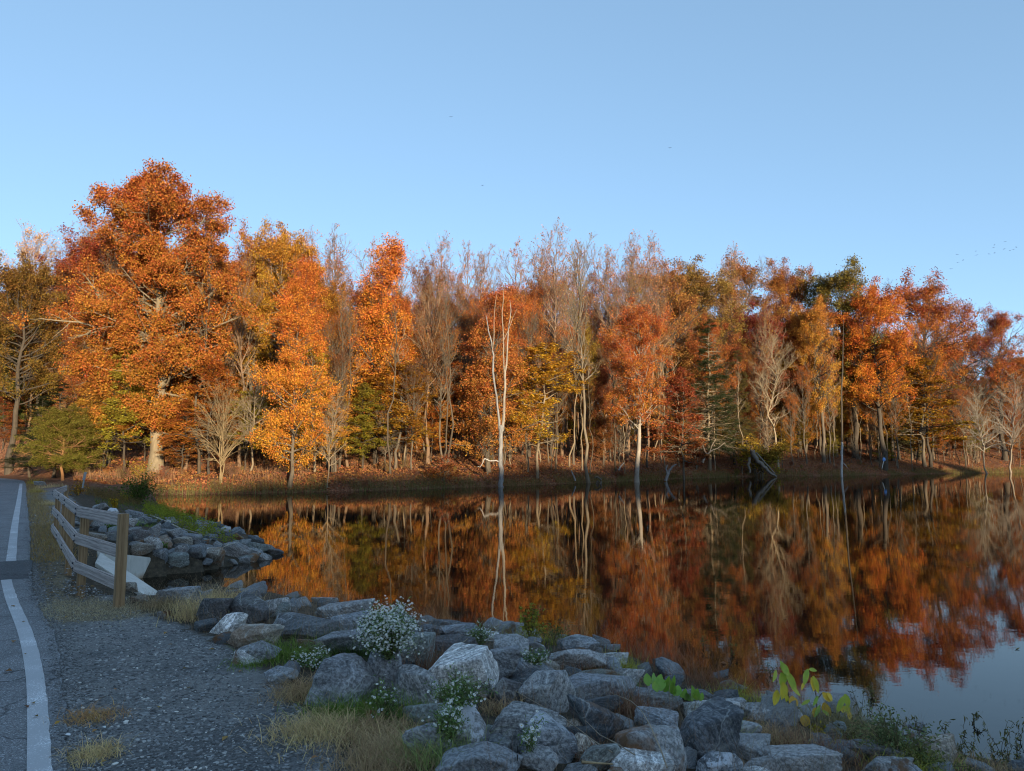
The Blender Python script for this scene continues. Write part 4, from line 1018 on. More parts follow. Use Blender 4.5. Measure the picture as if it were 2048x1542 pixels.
while len(fx) < 110 and tries < 9000:
    tries += 1
    x = -13 + rg.rand() * 8; y = 15.6 + rg.rand() * 14
    a = np.array([x]); b = np.array([y])
    if inside(a, b, crest_poly)[0]: continue
    if inside(a, b, water_poly)[0]: continue
    if y > 20 and rg.rand() < .5: continue
    s = .22 + .3 * rg.rand() ** 1.5
    if any((x - p) ** 2 + (y - q) ** 2 < (.6 * (s + r)) ** 2 for p, q, r in zip(fx, fy, fs)): continue
    if inside(a, b, CULV)[0]: continue
    fx.append(x); fy.append(y); fs.append(s)
fill_rocks(fx, fy, fs, 'small stones of the far rock bank', 'small stone of the rock bank beyond the concrete walls', .75)

# ------------------------------------------------------------------ timber guard rail
M_RAIL = wood_material('weathered_rail', (.18, .155, .15), (.54, .47, .43))
M_POST = wood_material('post_timber', (.16, .095, .045), (.38, .26, .145))
M_BOLT = flat_material('bolt_steel', (.03, .035, .05), .5)
def board(name, a, b, h, th, z0a, z0b, mat, parent, bev=.008, segs=1):
    """board from a to b (xy), bottom heights z0a z0b, with lengthwise UV"""
    import bmesh
    a = np.array(a, float); b = np.array(b, float); d = unit(b - a); n = np.array([d[1], -d[0]])
    L = np.linalg.norm(b - a)
    bm = bmesh.new(); c = []
    for (p, z) in ((a, z0a), (b, z0b)):
        for sx, sz in ((-.5, 0), (.5, 0), (.5, 1), (-.5, 1)):
            q = p + n * th * sx; c.append(bm.verts.new((q[0], q[1], z + h * sz)))
    for f in ((0, 1, 2, 3), (7, 6, 5, 4), (0, 4, 5, 1), (1, 5, 6, 2), (2, 6, 7, 3), (3, 7, 4, 0)): bm.faces.new([c[i] for i in f])
    bmesh.ops.recalc_face_normals(bm, faces=bm.faces)
    bmesh.ops.bevel(bm, geom=bm.edges[:], offset=bev, segments=2, affect='EDGES')
    uv = bm.loops.layers.uv.new('UVMap')
    for f in bm.faces:
        for l in f.loops:
            p = l.vert.co; along = (p.x - a[0]) * d[0] + (p.y - a[1]) * d[1]; ac = (p.x - a[0]) * n[0] + (p.y - a[1]) * n[1]
            l[uv].uv = (along, p.z + ac)
    me = bpy.data.meshes.new(name); bm.to_mesh(me); bm.free(); me.materials.append(mat)
    return link(name, me, parent, None, (1, 1, 1))
def post(name, x, y, z0, z1, w, dirv, mat, parent):
    import bmesh
    d = unit(np.array(dirv, float)); n = np.array([d[1], -d[0]])
    bm = bmesh.new(); c = []
    for z in (z0, z1):
        for s, t_ in ((-.5, -.5), (.5, -.5), (.5, .5), (-.5, .5)):
            q = np.array([x, y]) + d * w * s + n * w * t_; c.append(bm.verts.new((q[0], q[1], z)))
    for f in ((3, 2, 1, 0), (4, 5, 6, 7), (0, 1, 5, 4), (1, 2, 6, 5), (2, 3, 7, 6), (3, 0, 4, 7)): bm.faces.new([c[i] for i in f])
    bmesh.ops.recalc_face_normals(bm, faces=bm.faces)
    bmesh.ops.bevel(bm, geom=bm.edges[:], offset=.007, segments=2, affect='EDGES')
    uv = bm.loops.layers.uv.new('UVMap')
    for f in bm.faces:
        for l in f.loops:
            p = l.vert.co; l[uv].uv = (p.z, (p.x - x) * (abs(f.normal.y) > .5) + (p.y - y) * (abs(f.normal.y) <= .5) + f.normal.x * 3)
    me = bpy.data.meshes.new(name); bm.to_mesh(me); bm.free(); me.materials.append(mat)
    return link(name, me, parent, None, (1, 1, 1))
fence = empty('guard_rail', (0, 0, 0)); tag(fence, 'weathered three rail timber guard fence curving beside the road over the culvert', 'fence')
fp = [tuple(G(u, v, 1.89)[:2]) for u, v in [(247, 1029), (158, 1013), (134, 997), (122, 988), (109, 980), (133, 971)]]
pw = .10
ZT = 1.90
for i, (x, y) in enumerate(fp):
    dv = (fp[min(i + 1, 5)][0] - fp[max(i - 1, 0)][0], fp[min(i + 1, 5)][1] - fp[max(i - 1, 0)][1])
    o_ = unit(np.array([-dv[1], dv[0]])) * -(pw / 2 + .027) if 0 < i < 5 else np.zeros(2)   # posts stand on the water side
    if o_[0] < 0: o_ = -o_
    q = post('post', x + o_[0], y + o_[1], .35, ZT + (.0 if i in (0, 5) else -.06), pw, dv, M_POST, fence)
    if 0 < i < 5:
        bvs = []; 
        for zz in (.42, .81, 1.2):
            pass
for i in range(5):
    a = np.array(fp[i]); b = np.array(fp[i + 1]); d = unit(b - a)
    aa = a + d * (.055 if i == 0 else .004); bb = b - d * (.09 if i == 4 else .004)
    for z in (1.755, 1.395, 1.03):
        board('rail', aa, bb, .14, .05, z, z, M_RAIL, fence, .012)
        if i > 0:
            n = np.array([-d[1], d[0]]); n = n if n[0] < 0 else -n
            for dz in (.035, .105):
                V_, F_ = IC1
                p = a + d * .07 + n * .028
                link('bolt', mesh_np('bolt', V_ * .017 + np.array([p[0], p[1], z + dz]), [F_], M_BOLT), fence)

# ------------------------------------------------------------------ concrete wing walls
M_CONC = concrete_material()
def prism(foot, zt, zb, name, label):
    """foot: 4 xy points, zt: 4 top heights"""
    b = [(x, y, zb) for x, y in foot]; tpp = [(x, y, z) for (x, y), z in zip(foot, zt)]
    o = link(name, boxes_mesh(name, [b + tpp], M_CONC, .012)); tag(o, label, 'concrete wall'); return o
A0 = G(168, 1092, .76)[:2]; A1 = G(200, 1104, .74)[:2]; B1 = G(322, 1186, .32)[:2]; B0 = G(308, 1203, .32)[:2]
dn = unit(B1 - A1); A0b = A0 - dn * .3
prism([tuple(G(190, 1125, .74)[:2]), tuple(B0), tuple(B1), tuple(A1)], [.74, .32, .32, .74], -1.2, 'wing_wall', 'near concrete wing wall sloping down right to the water behind the end post')
C0 = G(198, 1103, .72)[:2]; C1 = G(302, 1115, .40)[:2]; cdir = unit(C1 - C0); cn = np.array([-cdir[1], cdir[0]]) * .28
prism([tuple(C0), tuple(C1), tuple(C1 + cn), tuple(C0 + cn)], [.72, .40, .40, .72], -1.2, 'wing_wall', 'far concrete wing wall with a rust stained face at the waterline')
H0 = A1 - dn * 1.1
prism([tuple(A1 + np.array([-.55, -1.6])), tuple(A1 + np.array([-.02, -.02])), tuple(C0 + np.array([-.02, .3])), tuple(C0 + np.array([-1.3, .3]))], [.79] * 4, -1.2, 'culvert_head_wall', 'flat topped concrete head wall of the culvert just behind the rails')

# ------------------------------------------------------------------ small far things
sg = empty('marker_post', tuple(PY(166, 976, 36))); tag(sg, 'small leaning grey marker post with a pale blank face beyond the fence', 'post')
M_GREY = flat_material('grey_paint', (.30, .31, .31), .6); M_BLUE = flat_material('blue_plastic', (.12, .27, .58), .35, .1); M_WHITE = flat_material('white_paint', (.7, .7, .66), .6)
p0 = PY(165, 976, 36); p1 = PY(168, 960, 36); p2 = PY(172, 944, 36); par = np.array(sg.location)
def slab(name, a, b, w, th, mat, parent):
    par = np.array(parent.location) if parent else np.zeros(3)
    a = np.array(a) - par; b = np.array(b) - par; x = np.array([w / 2, 0, 0]); y = np.array([0, th / 2, 0])
    return link(name, boxes_mesh(name, [[a - x - y, a + x - y, a + x + y, a - x + y, b - x - y, b + x - y, b + x + y, b - x + y]], mat, .006), parent)
slab('post', p0, p1, .07, .05, M_GREY, sg); slab('face_plate', p1 - np.array([0, .03, 0]), p2 - np.array([0, .03, 0]), .13, .03, M_GREY, sg)
mk = empty('blue_marker', tuple(PY(1765, 936, 130))); tag(mk, 'small bright blue round marker on a pale leaning stake at the reeds', 'marker')
mp_ = np.array(mk.location)
v, f = tubes((np.array([PY(1764, 937, 130), PY(1766, 928, 130), PY(1767, 922, 130)]) - mp_)[None], np.array([[.05, .05, .045]]), 8)
link('stake', mesh_np('stake', v, [f], M_WHITE, smooth=True), mk)
c = PY(1768, 919, 130) - mp_
link('disc', mesh_np('disc', IC3[0] * np.array([.27, .10, .36]) + c, [IC3[1]], M_BLUE, smooth=True), mk)

# birds
M_BIRD = flat_material('bird', (.02, .02, .022), .8)
def bird_mesh(ph):
    t_ = np.linspace(0, 1, 6); body = np.stack([np.zeros(6), t_ * .34 - .17, np.zeros(6)], 1)[None]
    v, f = tubes(body, np.array([[.008, .035, .05, .045, .025, .012]]), 7)
    w = []; 
    for s in (-1, 1):
        w += [(0, .04, .01), (0, -.07, .01), (s * .2, -.06, ph * .10), (s * .2, .05, ph * .10), (s * .42, -.09, ph * .05), (s * .42, -.04, ph * .05)]
    W = np.array(w); th = np.array([0, 0, -.012])
    WV = np.vstack([W, W + th]); q = []
    for o in (0, 6):
        q += [[o, o + 1, o + 2, o + 3], [o + 3, o + 2, o + 4, o + 5], [o + 12 + 3, o + 12 + 2, o + 12 + 1, o + 12], [o + 17, o + 16, o + 14, o + 15]]
    tail = np.array([(-.02, -.14, 0), (.02, -.14, 0), (.05, -.24, 0), (-.05, -.24, 0)])
    V = np.vstack([v, WV, tail, tail + th]); F = [f, np.array(q) + len(v), np.array([[0, 1, 2, 3], [7, 6, 5, 4]]) + len(v) + 24]
    return mesh_np('bird', V, F, M_BIRD)
bm_ = [bird_mesh(1.0), bird_mesh(-.6), bird_mesh(.3)]
def birds(lst, Y, label, group):
    for i, (u, v) in enumerate(lst):
        o = link('bird', bm_[i % 3], None, tuple(PY(u, v, Y))); o.rotation_euler = (0, .1, i * 1.3); tag(o, label, 'bird', group)
B_ALL = [(1914, 509), (1926, 520), (1953, 510), (1989, 490), (1987, 495), (1978, 508), (1989, 506), (2010, 483), (2020, 501), (2027, 499), (2032, 494), (2008, 498), (1916, 525), (1952, 502)]
birds(B_ALL, 190, 'tiny dark bird in the loose flock high over the right treetops', 'flock over the right treetops')
for (u, v, l) in ((902, 234, 'lone tiny bird high in the sky left of the middle'), (1902, 538, 'lowest bird of the right hand group, just above the treetops'), (965, 371, 'faint tiny bird in the sky below the lone high bird'), (1340, 296, 'faint tiny bird in the empty sky right of the middle')):
    o = link('bird', bm_[0], None, tuple(PY(u, v, 170))); tag(o, l, 'bird')
# ------------------------------------------------------------------ grasses and weeds
_dg = None
def surf(u, v):
    global _dg
    if _dg is None:
        bpy.context.view_layer.update(); _dg = bpy.context.evaluated_depsgraph_get()
    d = Vector(ray(u, v)).normalized(); ok, loc, *_ = scene.ray_cast(_dg, Vector((0, 0, EYE)), d, distance=60)
    return np.array(loc) if ok and loc[2] > .02 else hit(u, v)
def blades(cx, cy, cz, Hs, W, rng, lean=.5, K=4, dirb=None, curl=1.0):
    n = len(cx); az = rng.rand(n) * 6.283 if dirb is None else dirb + rng.randn(n) * .7
    le = lean * (.4 + .9 * rng.rand(n)); P = np.zeros((n, K, 3)); P[:, 0] = np.stack([cx, cy, cz], 1)
    for k in range(1, K):
        a = le * (k / (K - 1)) ** 1.0 * 1.5 * curl
        st = Hs / (K - 1)
        P[:, k] = P[:, k - 1] + np.stack([np.cos(az) * np.sin(a) * st, np.sin(az) * np.sin(a) * st, np.cos(a) * st], 1)
    sd = np.stack([-np.sin(az), np.cos(az), np.zeros(n)], 1); fa = rng.rand(n) * 3.14
    sd = sd * np.cos(fa)[:, None] + np.stack([np.cos(az), np.sin(az), np.zeros(n)], 1) * np.sin(fa)[:, None] * .6
    w = np.linspace(1, .12, K)[None, :, None] * (W / 2)[:, None, None] if np.ndim(W) else np.linspace(1, .12, K)[None, :, None] * W / 2
    V = np.stack([P - sd[:, None] * w, P + sd[:, None] * w], 2).reshape(-1, 3)
    i, k = np.meshgrid(np.arange(n), np.arange(K - 1), indexing='ij'); b = (i * K + k) * 2
    F = np.stack([b, b + 1, b + 3, b + 2], -1).reshape(-1, 4)
    return V, F, np.repeat(rng.rand(n), K - 1), P
class Bag:
    def __init__(s): s.V = []; s.F = {}; s.o = 0; s.T = {}
    def add(s, V, F, tone=None):
        k = F.shape[1]; s.V.append(V); s.F.setdefault(k, []).append(F + s.o); s.o += len(V)
        s.T.setdefault(k, []).append(tone if tone is not None else np.full(len(F), .5))
    def mesh(s, name, mat, smooth=False):
        ks = list(s.F); return mesh_np(name, np.vstack(s.V), [np.vstack(s.F[k]) for k in ks], mat, {'tone': ('FACE', np.concatenate([np.concatenate(s.T[k]) for k in ks]))}, smooth)
def tuft(u, v, wpx, hpx, n, col, label, lean=.6, W=.006, group=None, name='grass_tuft', cat='grass', seed=None, zoff=0.0, flatd=.5, curl=1.0):
    g = hit(u, v, 0); Y = g[1]; s = Y / 1490; rng = np.random.RandomState(seed or int(u * 3 + v))
    r = wpx * s / 2; px = rng.randn(n) * r * .5; py = rng.randn(n) * r * flatd
    z = terr(g[0] + px, g[1] + py) + zoff
    Hs = hpx * s * (.45 + .8 * rng.rand(n)) 
    V, F, t, _ = blades(px, py, z - g[2], Hs, W, rng, lean, curl=curl)
    o = link(name, mesh_np(name, V, [F], M_BLADE, {'tone': ('FACE', t)}), None, (g[0], g[1], g[2]), col)
    tag(o, label, cat, group); return o
STRAW = (.44, .33, .17); STRAW2 = (.32, .22, .12); GGR = (.12, .17, .035); GYE = (.28, .27, .05); REDW = (.17, .085, .05); DKG = (.05, .075, .025)
TUFTS = [
 (185, 1440, 90, 40, 420, (.36, .22, .10), 'orange brown dry grass tuft at the road edge, upper of the two nearest', 1.1),
 (190, 1515, 80, 46, 520, STRAW, 'straw coloured dry grass tuft at the bottom left by the road edge', 1.1),
 (325, 1215, 70, 34, 500, (.26, .19, .11), 'brown dry weeds between the end post and the dark boulders', .5),
 (395, 1236, 90, 60, 600, STRAW, 'tall dry foxtail grass in front of the dark boulders on the left', .5),
 (440, 1205, 90, 60, 380, STRAW, 'foxtail grass bowing over the orange reflection', .9),
 (610, 1390, 100, 60, 700, STRAW2, 'matted dry grass left of the massive block', 1.0),
 (640, 1465, 150, 55, 1300, STRAW, 'long mat of straw grass along the gravel edge', 1.0),
 (760, 1475, 160, 48, 1300, STRAW2, 'dry grass in front of the veined stone', .8),
 (800, 1505, 130, 50, 1100, (.40, .30, .17), 'straw coloured grass left of the rounded speckled boulder', .8),
 (770, 1532, 160, 52, 1300, (.30, .21, .12), 'dense brown grass at the bottom left of the boulders', .7),
 (700, 1425, 130, 60, 900, GGR, 'green grass at the foot of the massive block', .9),
 (830, 1440, 80, 60, 400, GGR, 'green grass under the veined stone', .8),
 (580, 1315, 110, 50, 800, GGR, 'green grass around the low flower patch', .8),
 (500, 1330, 70, 22, 350, GGR, 'low green grass below the banded stone', .9),
 (700, 1310, 110, 60, 700, DKG, 'dark green grass left of the flower bush', .6),
 (880, 1530, 120, 90, 420, (.20, .24, .08), 'long green blades rising at the bottom beside the wide boulder', .6),
 (845, 1335, 80, 75, 300, REDW, 'dark red brown weed stems between the leaning and the pale boulders', .5),
 (1010, 1430, 80, 50, 300, STRAW2, 'thin dry grass below the dark stone left of the prism boulder', .8),
 (1170, 1345, 80, 45, 400, REDW, 'reddish weeds in front of the long mottled slab', .5),
 (1245, 1345, 60, 45, 350, GYE, 'yellow green grass by the lichen covered stone', .6),
 (1230, 1382, 90, 35, 450, GGR, 'green grass left of the broad leaves', .6),
 (1350, 1340, 180, 70, 600, REDW, 'dry reddish weeds standing at the waterline behind the green leaves', .4),
 (1430, 1375, 130, 55, 600, REDW, 'tangled brown weeds right of the green leaves by the water', .7),
 (1270, 1440, 70, 70, 400, REDW, 'brown weeds between the speckled black and the rust stained boulders', .5),
 (1480, 1400, 90, 40, 300, GYE, 'sparse yellow green weeds at the water left of the seedlings', .6),
 (1560, 1490, 160, 60, 700, STRAW2, 'dry grass below the seedlings', .7),
 (1650, 1520, 180, 60, 700, REDW, 'brown grass at the bottom under the seedlings', .7),
 (1690, 1460, 140, 60, 600, (.22, .19, .09), 'thin brown green stems right of the seedlings', .5),
 (1460, 1475, 40, 60, 200, GYE, 'yellow moss coloured tuft behind the large angular boulder', .7),
 (1190, 1530, 60, 60, 200, REDW, 'short brown weeds beside the greenish triangular stone', .6),
 (1800, 1530, 160, 50, 600, GYE, 'yellow green grass left of the tan boulder', .6),
 (1960, 1540, 160, 40, 400, STRAW2, 'dry grass at the bottom right corner', .7),
 (1080, 1285, 110, 45, 350, GYE, 'mixed low weeds at the waterline behind the mottled stones', .6),
 (270, 1050, 60, 20, 250, (.15, .22, .05), 'green grass right of the end post on the far rock bank', .7),
 (100, 1010, 30, 16, 300, STRAW, 'dry grass strip left of the fence toward the road', .8),
 (75, 985, 26, 14, 300, (.34, .25, .08), 'yellow dry plants at the far end of the gravel', .6),
 (70, 968, 22, 16, 250, (.36, .27, .04), 'yellow flowering clump at the far end of the white road line', .5),
 (100, 975, 40, 14, 300, STRAW, 'straw coloured clump beside the pale lone boulder', .7),
]
for t_ in TUFTS: tuft(t_[0], t_[1], t_[2] * 1.2, t_[3] * .95, t_[4], np.array(t_[5]) * 1.5, t_[6], t_[7] * 1.7, W=.0055 if t_[1] > 1150 else .012, curl=1.0)
# thin dry stems everywhere between the near boulders
rng = np.random.RandomState(12)
n = 20000; X = -5.5 + rng.rand(n) * 10.3; Y = 3.6 + rng.rand(n) * 9.6
ok = ~inside(X, Y, crest_poly) & ~inside(X, Y, water_poly) & (vnoise(X * 2.2, Y * 2.2, 61) > .5); X = X[ok]; Y = Y[ok]
V, F, t_, _ = blades(X, Y, terr(X, Y), .12 + .36 * rng.rand(len(X)), .003, rng, .8)
tag(link('dry_weeds', mesh_np('dry_weeds', V, [F], M_BLADE, {'tone': ('FACE', t_)}), None, None, (.33, .23, .15)), 'thin dry weed stems growing in the gaps of the near boulders', 'weeds', kind='stuff')
# dry grass and clover strip along the road shoulder
n = 9000; k = rng.randint(8, len(road_right) - 1, n); f_ = rng.rand(n)[:, None]; WR = np.array(road_right)
Q = WR[k] * (1 - f_) + WR[np.minimum(k + 1, len(WR) - 1)] * f_ + np.array([.28, .18]) + rng.randn(n, 1) * .25 * np.array([.83, .55]); Q = Q[(poly_dist(Q[:, 0], Q[:, 1], [(x - 3, y - 2) for x, y in road_right]) > 3.62)]
V, F, t_, _ = blades(Q[:, 0], Q[:, 1], np.full(len(Q), .85), .05 + .09 * rng.rand(len(Q)), .012, rng, 1.0)
tag(link('roadside_grass', mesh_np('roadside_grass', V, [F], M_BLADE, {'tone': ('FACE', t_)}), None, None, (.36, .25, .11)), 'thin strip of dry grass along the asphalt edge', 'grass', kind='stuff')
# straw debris of the gravel by the end post
n = 5000; k = rng.randint(0, 2, n); f_ = rng.rand(n)[:, None]; HC = np.array(hayc)
Q = HC[k] * (1 - f_) + HC[k + 1] * f_ + rng.randn(n, 2) * np.array([.45, .34])
Q = Q[poly_dist(Q[:, 0], Q[:, 1], road_mid) > 3.7]
V, F, t_, _ = blades(Q[:, 0], Q[:, 1], np.full(len(Q), .856), .03 + .04 * rng.rand(len(Q)), .004, rng, 1.5, 3)
tag(link('straw', mesh_np('straw', V, [F], M_BLADE, {'tone': ('FACE', t_)}), None, None, (.52, .44, .28)), 'loose pale straw lying on the gravel by the end post', 'straw', kind='stuff')
# plants on the far rock bank
def cover(poly_px, n, col, hmin, hmax, name, label, lw=.016, z=None, leafy=None):
    W = [hit(u, v)[:2] for u, v in poly_px]
    a = np.array(W); mn, mx = a.min(0), a.max(0); P = mn + rng.rand(n * 3, 2) * (mx - mn); P = P[inside(P[:, 0], P[:, 1], W)][:n]
    zz = terr(P[:, 0], P[:, 1]) if z is None else np.full(len(P), z)
    bg_ = Bag(); Hh = hmin + (hmax - hmin) * rng.rand(len(P)); V, F, t_, PP = blades(P[:, 0], P[:, 1], zz, Hh, lw, rng, .5); bg_.add(V, F, t_)
    if leafy:
        V, F, t_ = leaf_quads(PP[:, 1:].reshape(-1, 3), leafy[0], leafy[1], leafy[2], rng, .5, 0, .6); bg_.add(V, F, t_)
    o = link(name, bg_.mesh(name, M_BLADE), None, None, col); return tag(o, label, 'plants', kind='stuff')
cover([(290, 1010), (330, 1015), (400, 1045), (470, 1085), (485, 1098), (450, 1100), (400, 1080), (340, 1055), (290, 1035)], 1500, (.24, .27, .035), .12, .38, 'ground_cover', 'bright yellow green plants covering the crest of the far rock bank', leafy=(4, .06, .06))
cover([(190, 1000), (290, 1010), (330, 1045), (420, 1085), (360, 1078), (260, 1030), (190, 1012)], 700, (.13, .15, .04), .08, .22, 'ground_cover', 'dull green plants among the far bank stones', leafy=(2, .05, .05))
cover([(180, 978), (250, 985), (290, 1005), (240, 1010), (170, 990)], 900, (.20, .13, .05), .1, .4, 'ground_cover', 'brown and olive plants behind the guard rail', leafy=(2, .06, .06))
def leafclump(u, v, w, h, n, col, label, sz=.07, name='leafy_shrub', flat=.3):
    g = hit(u, v); s = g[1] / 1490; rng = np.random.RandomState(int(u + v))
    m = max(6, n // 40); ends = np.stack([rng.randn(m) * w * s * .28, rng.randn(m) * w * s * .2, h * s * (.4 + .7 * rng.rand(m))], 1)
    P = np.stack([np.outer(ends[:, j] ** 1, np.linspace(0, 1, 5) ** (1.0 if j == 2 else 1.5)) for j in range(3)], -1)
    v_, f_ = tubes(P, np.linspace(.006, .002, 5)[None].repeat(m, 0) * (1 + g[1] / 14), 4)
    r = empty(name, tuple(g)); tag(r, label, 'shrub')
    link('stems', mesh_np('stems', v_, [f_], M_BARK), r, None, (.2, .17, .08))
    V, F, t = leaf_quads(P[:, 2:].reshape(-1, 3), max(2, n // (m * 3)), w * s * .10, sz, rng, .5, .2, flat)
    link('foliage', mesh_np('foliage', V, [F], M_LEAF, {'tone': ('FACE', t)}), r, None, col); return r
leafclump(278, 1008, 70, 52, 1600, (.09, .13, .03), 'dark green grassy shrub on the bank above the yellow green plants', .11)
leafclump(250, 1003, 26, 16, 300, (.45, .36, .03), 'small bright yellow plant left of the dark green shrub', .09)
leafclump(232, 1020, 20, 20, 260, (.42, .27, .03), 'orange and yellow plant over the top rail beside the end post', .07)
leafclump(155, 992, 32, 26, 360, (.40, .20, .04), 'orange yellow shrub behind the far end of the fence', .09)
leafclump(285, 960, 50, 30, 500, (.28, .20, .03), 'golden low shrub left of the big oak foot', .12)
leafclump(330, 1098, 20, 12, 60, (.12, .2, .04), 'small green sprig between the far bank stones', .05)
leafclump(228, 1062, 20, 18, 200, (.12, .2, .04), 'green plant seen through the fence left of the end post', .05)
# reeds on the far shoreline
FL = np.array(far_line); seg = np.linalg.norm(np.diff(FL, axis=0), axis=1); n = 30000
k = rng.choice(len(seg), n, p=np.minimum(seg, 40) / np.minimum(seg, 40).sum()); f_ = rng.rand(n)[:, None]
Q = FL[k] * (1 - f_) + FL[k + 1] * f_ + rng.randn(n, 2) * np.array([.5, .9]) + np.array([-.3, .5])
zz = np.maximum(terr(Q[:, 0], Q[:, 1]), -.02)
dens = vnoise(Q[:, 0] * .35, Q[:, 1] * .35, 71) > .3; Q = Q[dens]; zz = zz[dens]
V, F, t_, _ = blades(Q[:, 0], Q[:, 1], zz, .25 + .55 * rng.rand(len(Q)), .035, rng, .35, 3)
tag(link('reeds', mesh_np('reeds', V, [F], M_BLADE, {'tone': ('FACE', t_)}), None, None, (.17, .155, .06)), 'band of green and straw reeds along the far shoreline', 'reeds', kind='stuff')
# fallen leaves on the far slope
n = 70000; u = 150 + rng.rand(n) * 1950; Yd = np.interp(u, [310, 480, 650, 820, 1003, 1200, 1350, 1500, 1700, 1850, 2000, 2300], [56, 57, 60, 65, 73, 86, 103, 120, 128, 143, 159, 190]) + .8 + 45 * rng.rand(n) ** 1.5
Xd = (u - 1024) / 1498 * Yd; zz = terr(Xd, Yd); ok = (poly_dist(Xd, Yd, road_mid) > 4) & (zz > .15); Xd, Yd, zz = Xd[ok], Yd[ok], zz[ok]
V, F, t_ = leaf_quads(np.stack([Xd, Yd, zz + .05], 1), 1, .02, .20, rng, .7, 0, .5, .02)
tag(link('fallen_leaves', mesh_np('fallen_leaves', V, [F], M_LEAF, {'tone': ('FACE', t_)}), None, None, (.30, .125, .055)), 'carpet of fallen russet leaves over the far slope', 'leaves', kind='stuff')
# low brush on the slope
n = 26000; u = 150 + rng.rand(n) * 1950; Yd = np.interp(u, [310, 480, 650, 820, 1003, 1200, 1350, 1500, 1700, 1850, 2000, 2300], [56, 57, 60, 65, 73, 86, 103, 120, 128, 143, 159, 190]) + 1 + 22 * rng.rand(n) ** 1.4
Xd = (u - 1024) / 1498 * Yd; ok = (vnoise(Xd * .3, Yd * .3, 81) > .45) & (poly_dist(Xd, Yd, road_mid) > 5); Xd, Yd = Xd[ok], Yd[ok]
V, F, t_, _ = blades(Xd, Yd, terr(Xd, Yd), .3 + .8 * rng.rand(len(Xd)), .025, rng, .7, 4)
tag(link('undergrowth', mesh_np('undergrowth', V, [F], M_BLADE, {'tone': ('FACE', t_)}), None, None, (.30, .17, .10)), 'brown stalky undergrowth on the lower far slope', 'undergrowth', kind='stuff')

# ------------------------------------------------------------------ white asters
M_PETAL = flat_material('white_petal', (.78, .80, .76), .7, .1); M_EYE = flat_material('flower_eye', (.45, .33, .05), .7, .1)
def flowers_mesh(C, r, rng):
    n = len(C); P = 9; nrm = unit(np.stack([rng.randn(n) * .5, rng.randn(n) * .5 - .5, np.ones(n)], 1)); a = unit(np.cross(nrm, rng.randn(n, 3))); b = np.cross(nrm, a)
    V = []; th = np.arange(P) / P * 2 * np.pi
    R = (r * (.7 + .5 * rng.rand(n)))[:, None, None]
    c, s = np.cos(th)[None, :, None], np.sin(th)[None, :, None]; c2, s2 = np.cos(th + .25)[None, :, None], np.sin(th + .25)[None, :, None]; c1, s1 = np.cos(th - .25)[None, :, None], np.sin(th - .25)[None, :, None]
    A, B = a[:, None], b[:, None]; C0 = C[:, None]; N_ = nrm[:, None]
    v = np.stack([C0 + (A * c1 + B * s1) * R * .25, C0 + (A * c2 + B * s2) * R * .25, C0 + (A * c2 + B * s2) * R + N_ * R * .15, C0 + (A * c1 + B * s1) * R + N_ * R * .15], 2).reshape(-1, 3)
    F = np.arange(n * P * 4).reshape(-1, 4)
    th = np.arange(6) / 6 * 2 * np.pi; c, s = np.cos(th)[None, :, None], np.sin(th)[None, :, None]
    e = (C0 + (A * c + B * s) * R * .28 + N_ * R * .2).reshape(-1, 3); Fe = np.arange(n * 6).reshape(-1, 6)
    return v, F, e, Fe
def aster(u, v, w, h, ns, nf, label, seed=1, col=(.17, .25, .08), fr=.0085):
    g = surf(u, v) - np.array([0, .03, .03]); s = g[1] / 1490; rng = np.random.RandomState(seed)
    r = empty('aster_plant', tuple(g)); tag(r, label, 'flowering plant')
    a = rng.rand(ns) * 6.28; q = np.sqrt(rng.rand(ns)); ex = np.cos(a) * q * w * s * .5; ey = np.sin(a) * q * w * s * .4
    ez = h * s * (.45 + .65 * rng.rand(ns)) * (1 - .35 * q ** 2); ex = ex * (.8 + .5 * rng.rand(ns))
    K = 7; tt = np.linspace(0, 1, K); P = np.stack([np.outer(ex, tt ** 1.4), np.outer(ey, tt ** 1.4), np.outer(ez, tt ** .9)], -1); P[:, 1:-1] += rng.randn(ns, K - 2, 3) * .012
    P1, R1 = P, np.tile(np.linspace(.0028, .0012, K)[None], (ns, 1))
    P2, R2, L2 = kids(P1, R1, np.full(ns, h * s), np.full(ns, 7), .4, 1.0, .6, .34, 4, .4, .1, rng, rmin=.001)
    v1, f1 = tubes(P1, R1, 3); v2, f2 = tubes(P2, R2, 3)
    link('stems', mesh_np('stems', np.vstack([v1, v2]), [np.vstack([f1, f2 + len(v1)])], M_BARK), r, None, (.13, .14, .06))
    V, F, t = leaf_quads(np.concatenate([P1[:, 1:].reshape(-1, 3), P2[:, 1:].reshape(-1, 3)]), 1, .02, .026, rng, .26, 0, .2)
    link('leaves', mesh_np('leaves', V, [F], M_LEAF, {'tone': ('FACE', t)}), r, None, col)
    C = np.concatenate([P2[:, -1], P2[:, -2], P2[:, -1]]) + rng.randn(len(P2) * 3, 3) * .022; C = C[rng.permutation(len(C))[:nf]]
    fv, ff, ev, ef = flowers_mesh(C, fr, rng)
    o = link('petals', mesh_np('petals', fv, [ff], M_PETAL), r); o['kind'] = 'stuff'
    o = link('flower_eyes', mesh_np('flower_eyes', ev, [ef], M_EYE), r); o['kind'] = 'stuff'
    return r
aster(778, 1308, 112, 100, 150, 2400, 'tall rounded bush of tiny white asters rising above the boulders', 3)
aster(628, 1335, 70, 48, 36, 200, 'low patch of white asters left of the massive block', 4)
aster(960, 1290, 60, 48, 30, 90, 'thin aster tuft near the water above the dark blue boulder', 5)
aster(920, 1400, 120, 60, 44, 90, 'loose asters spilling over the lower face of the big pale boulder', 6)
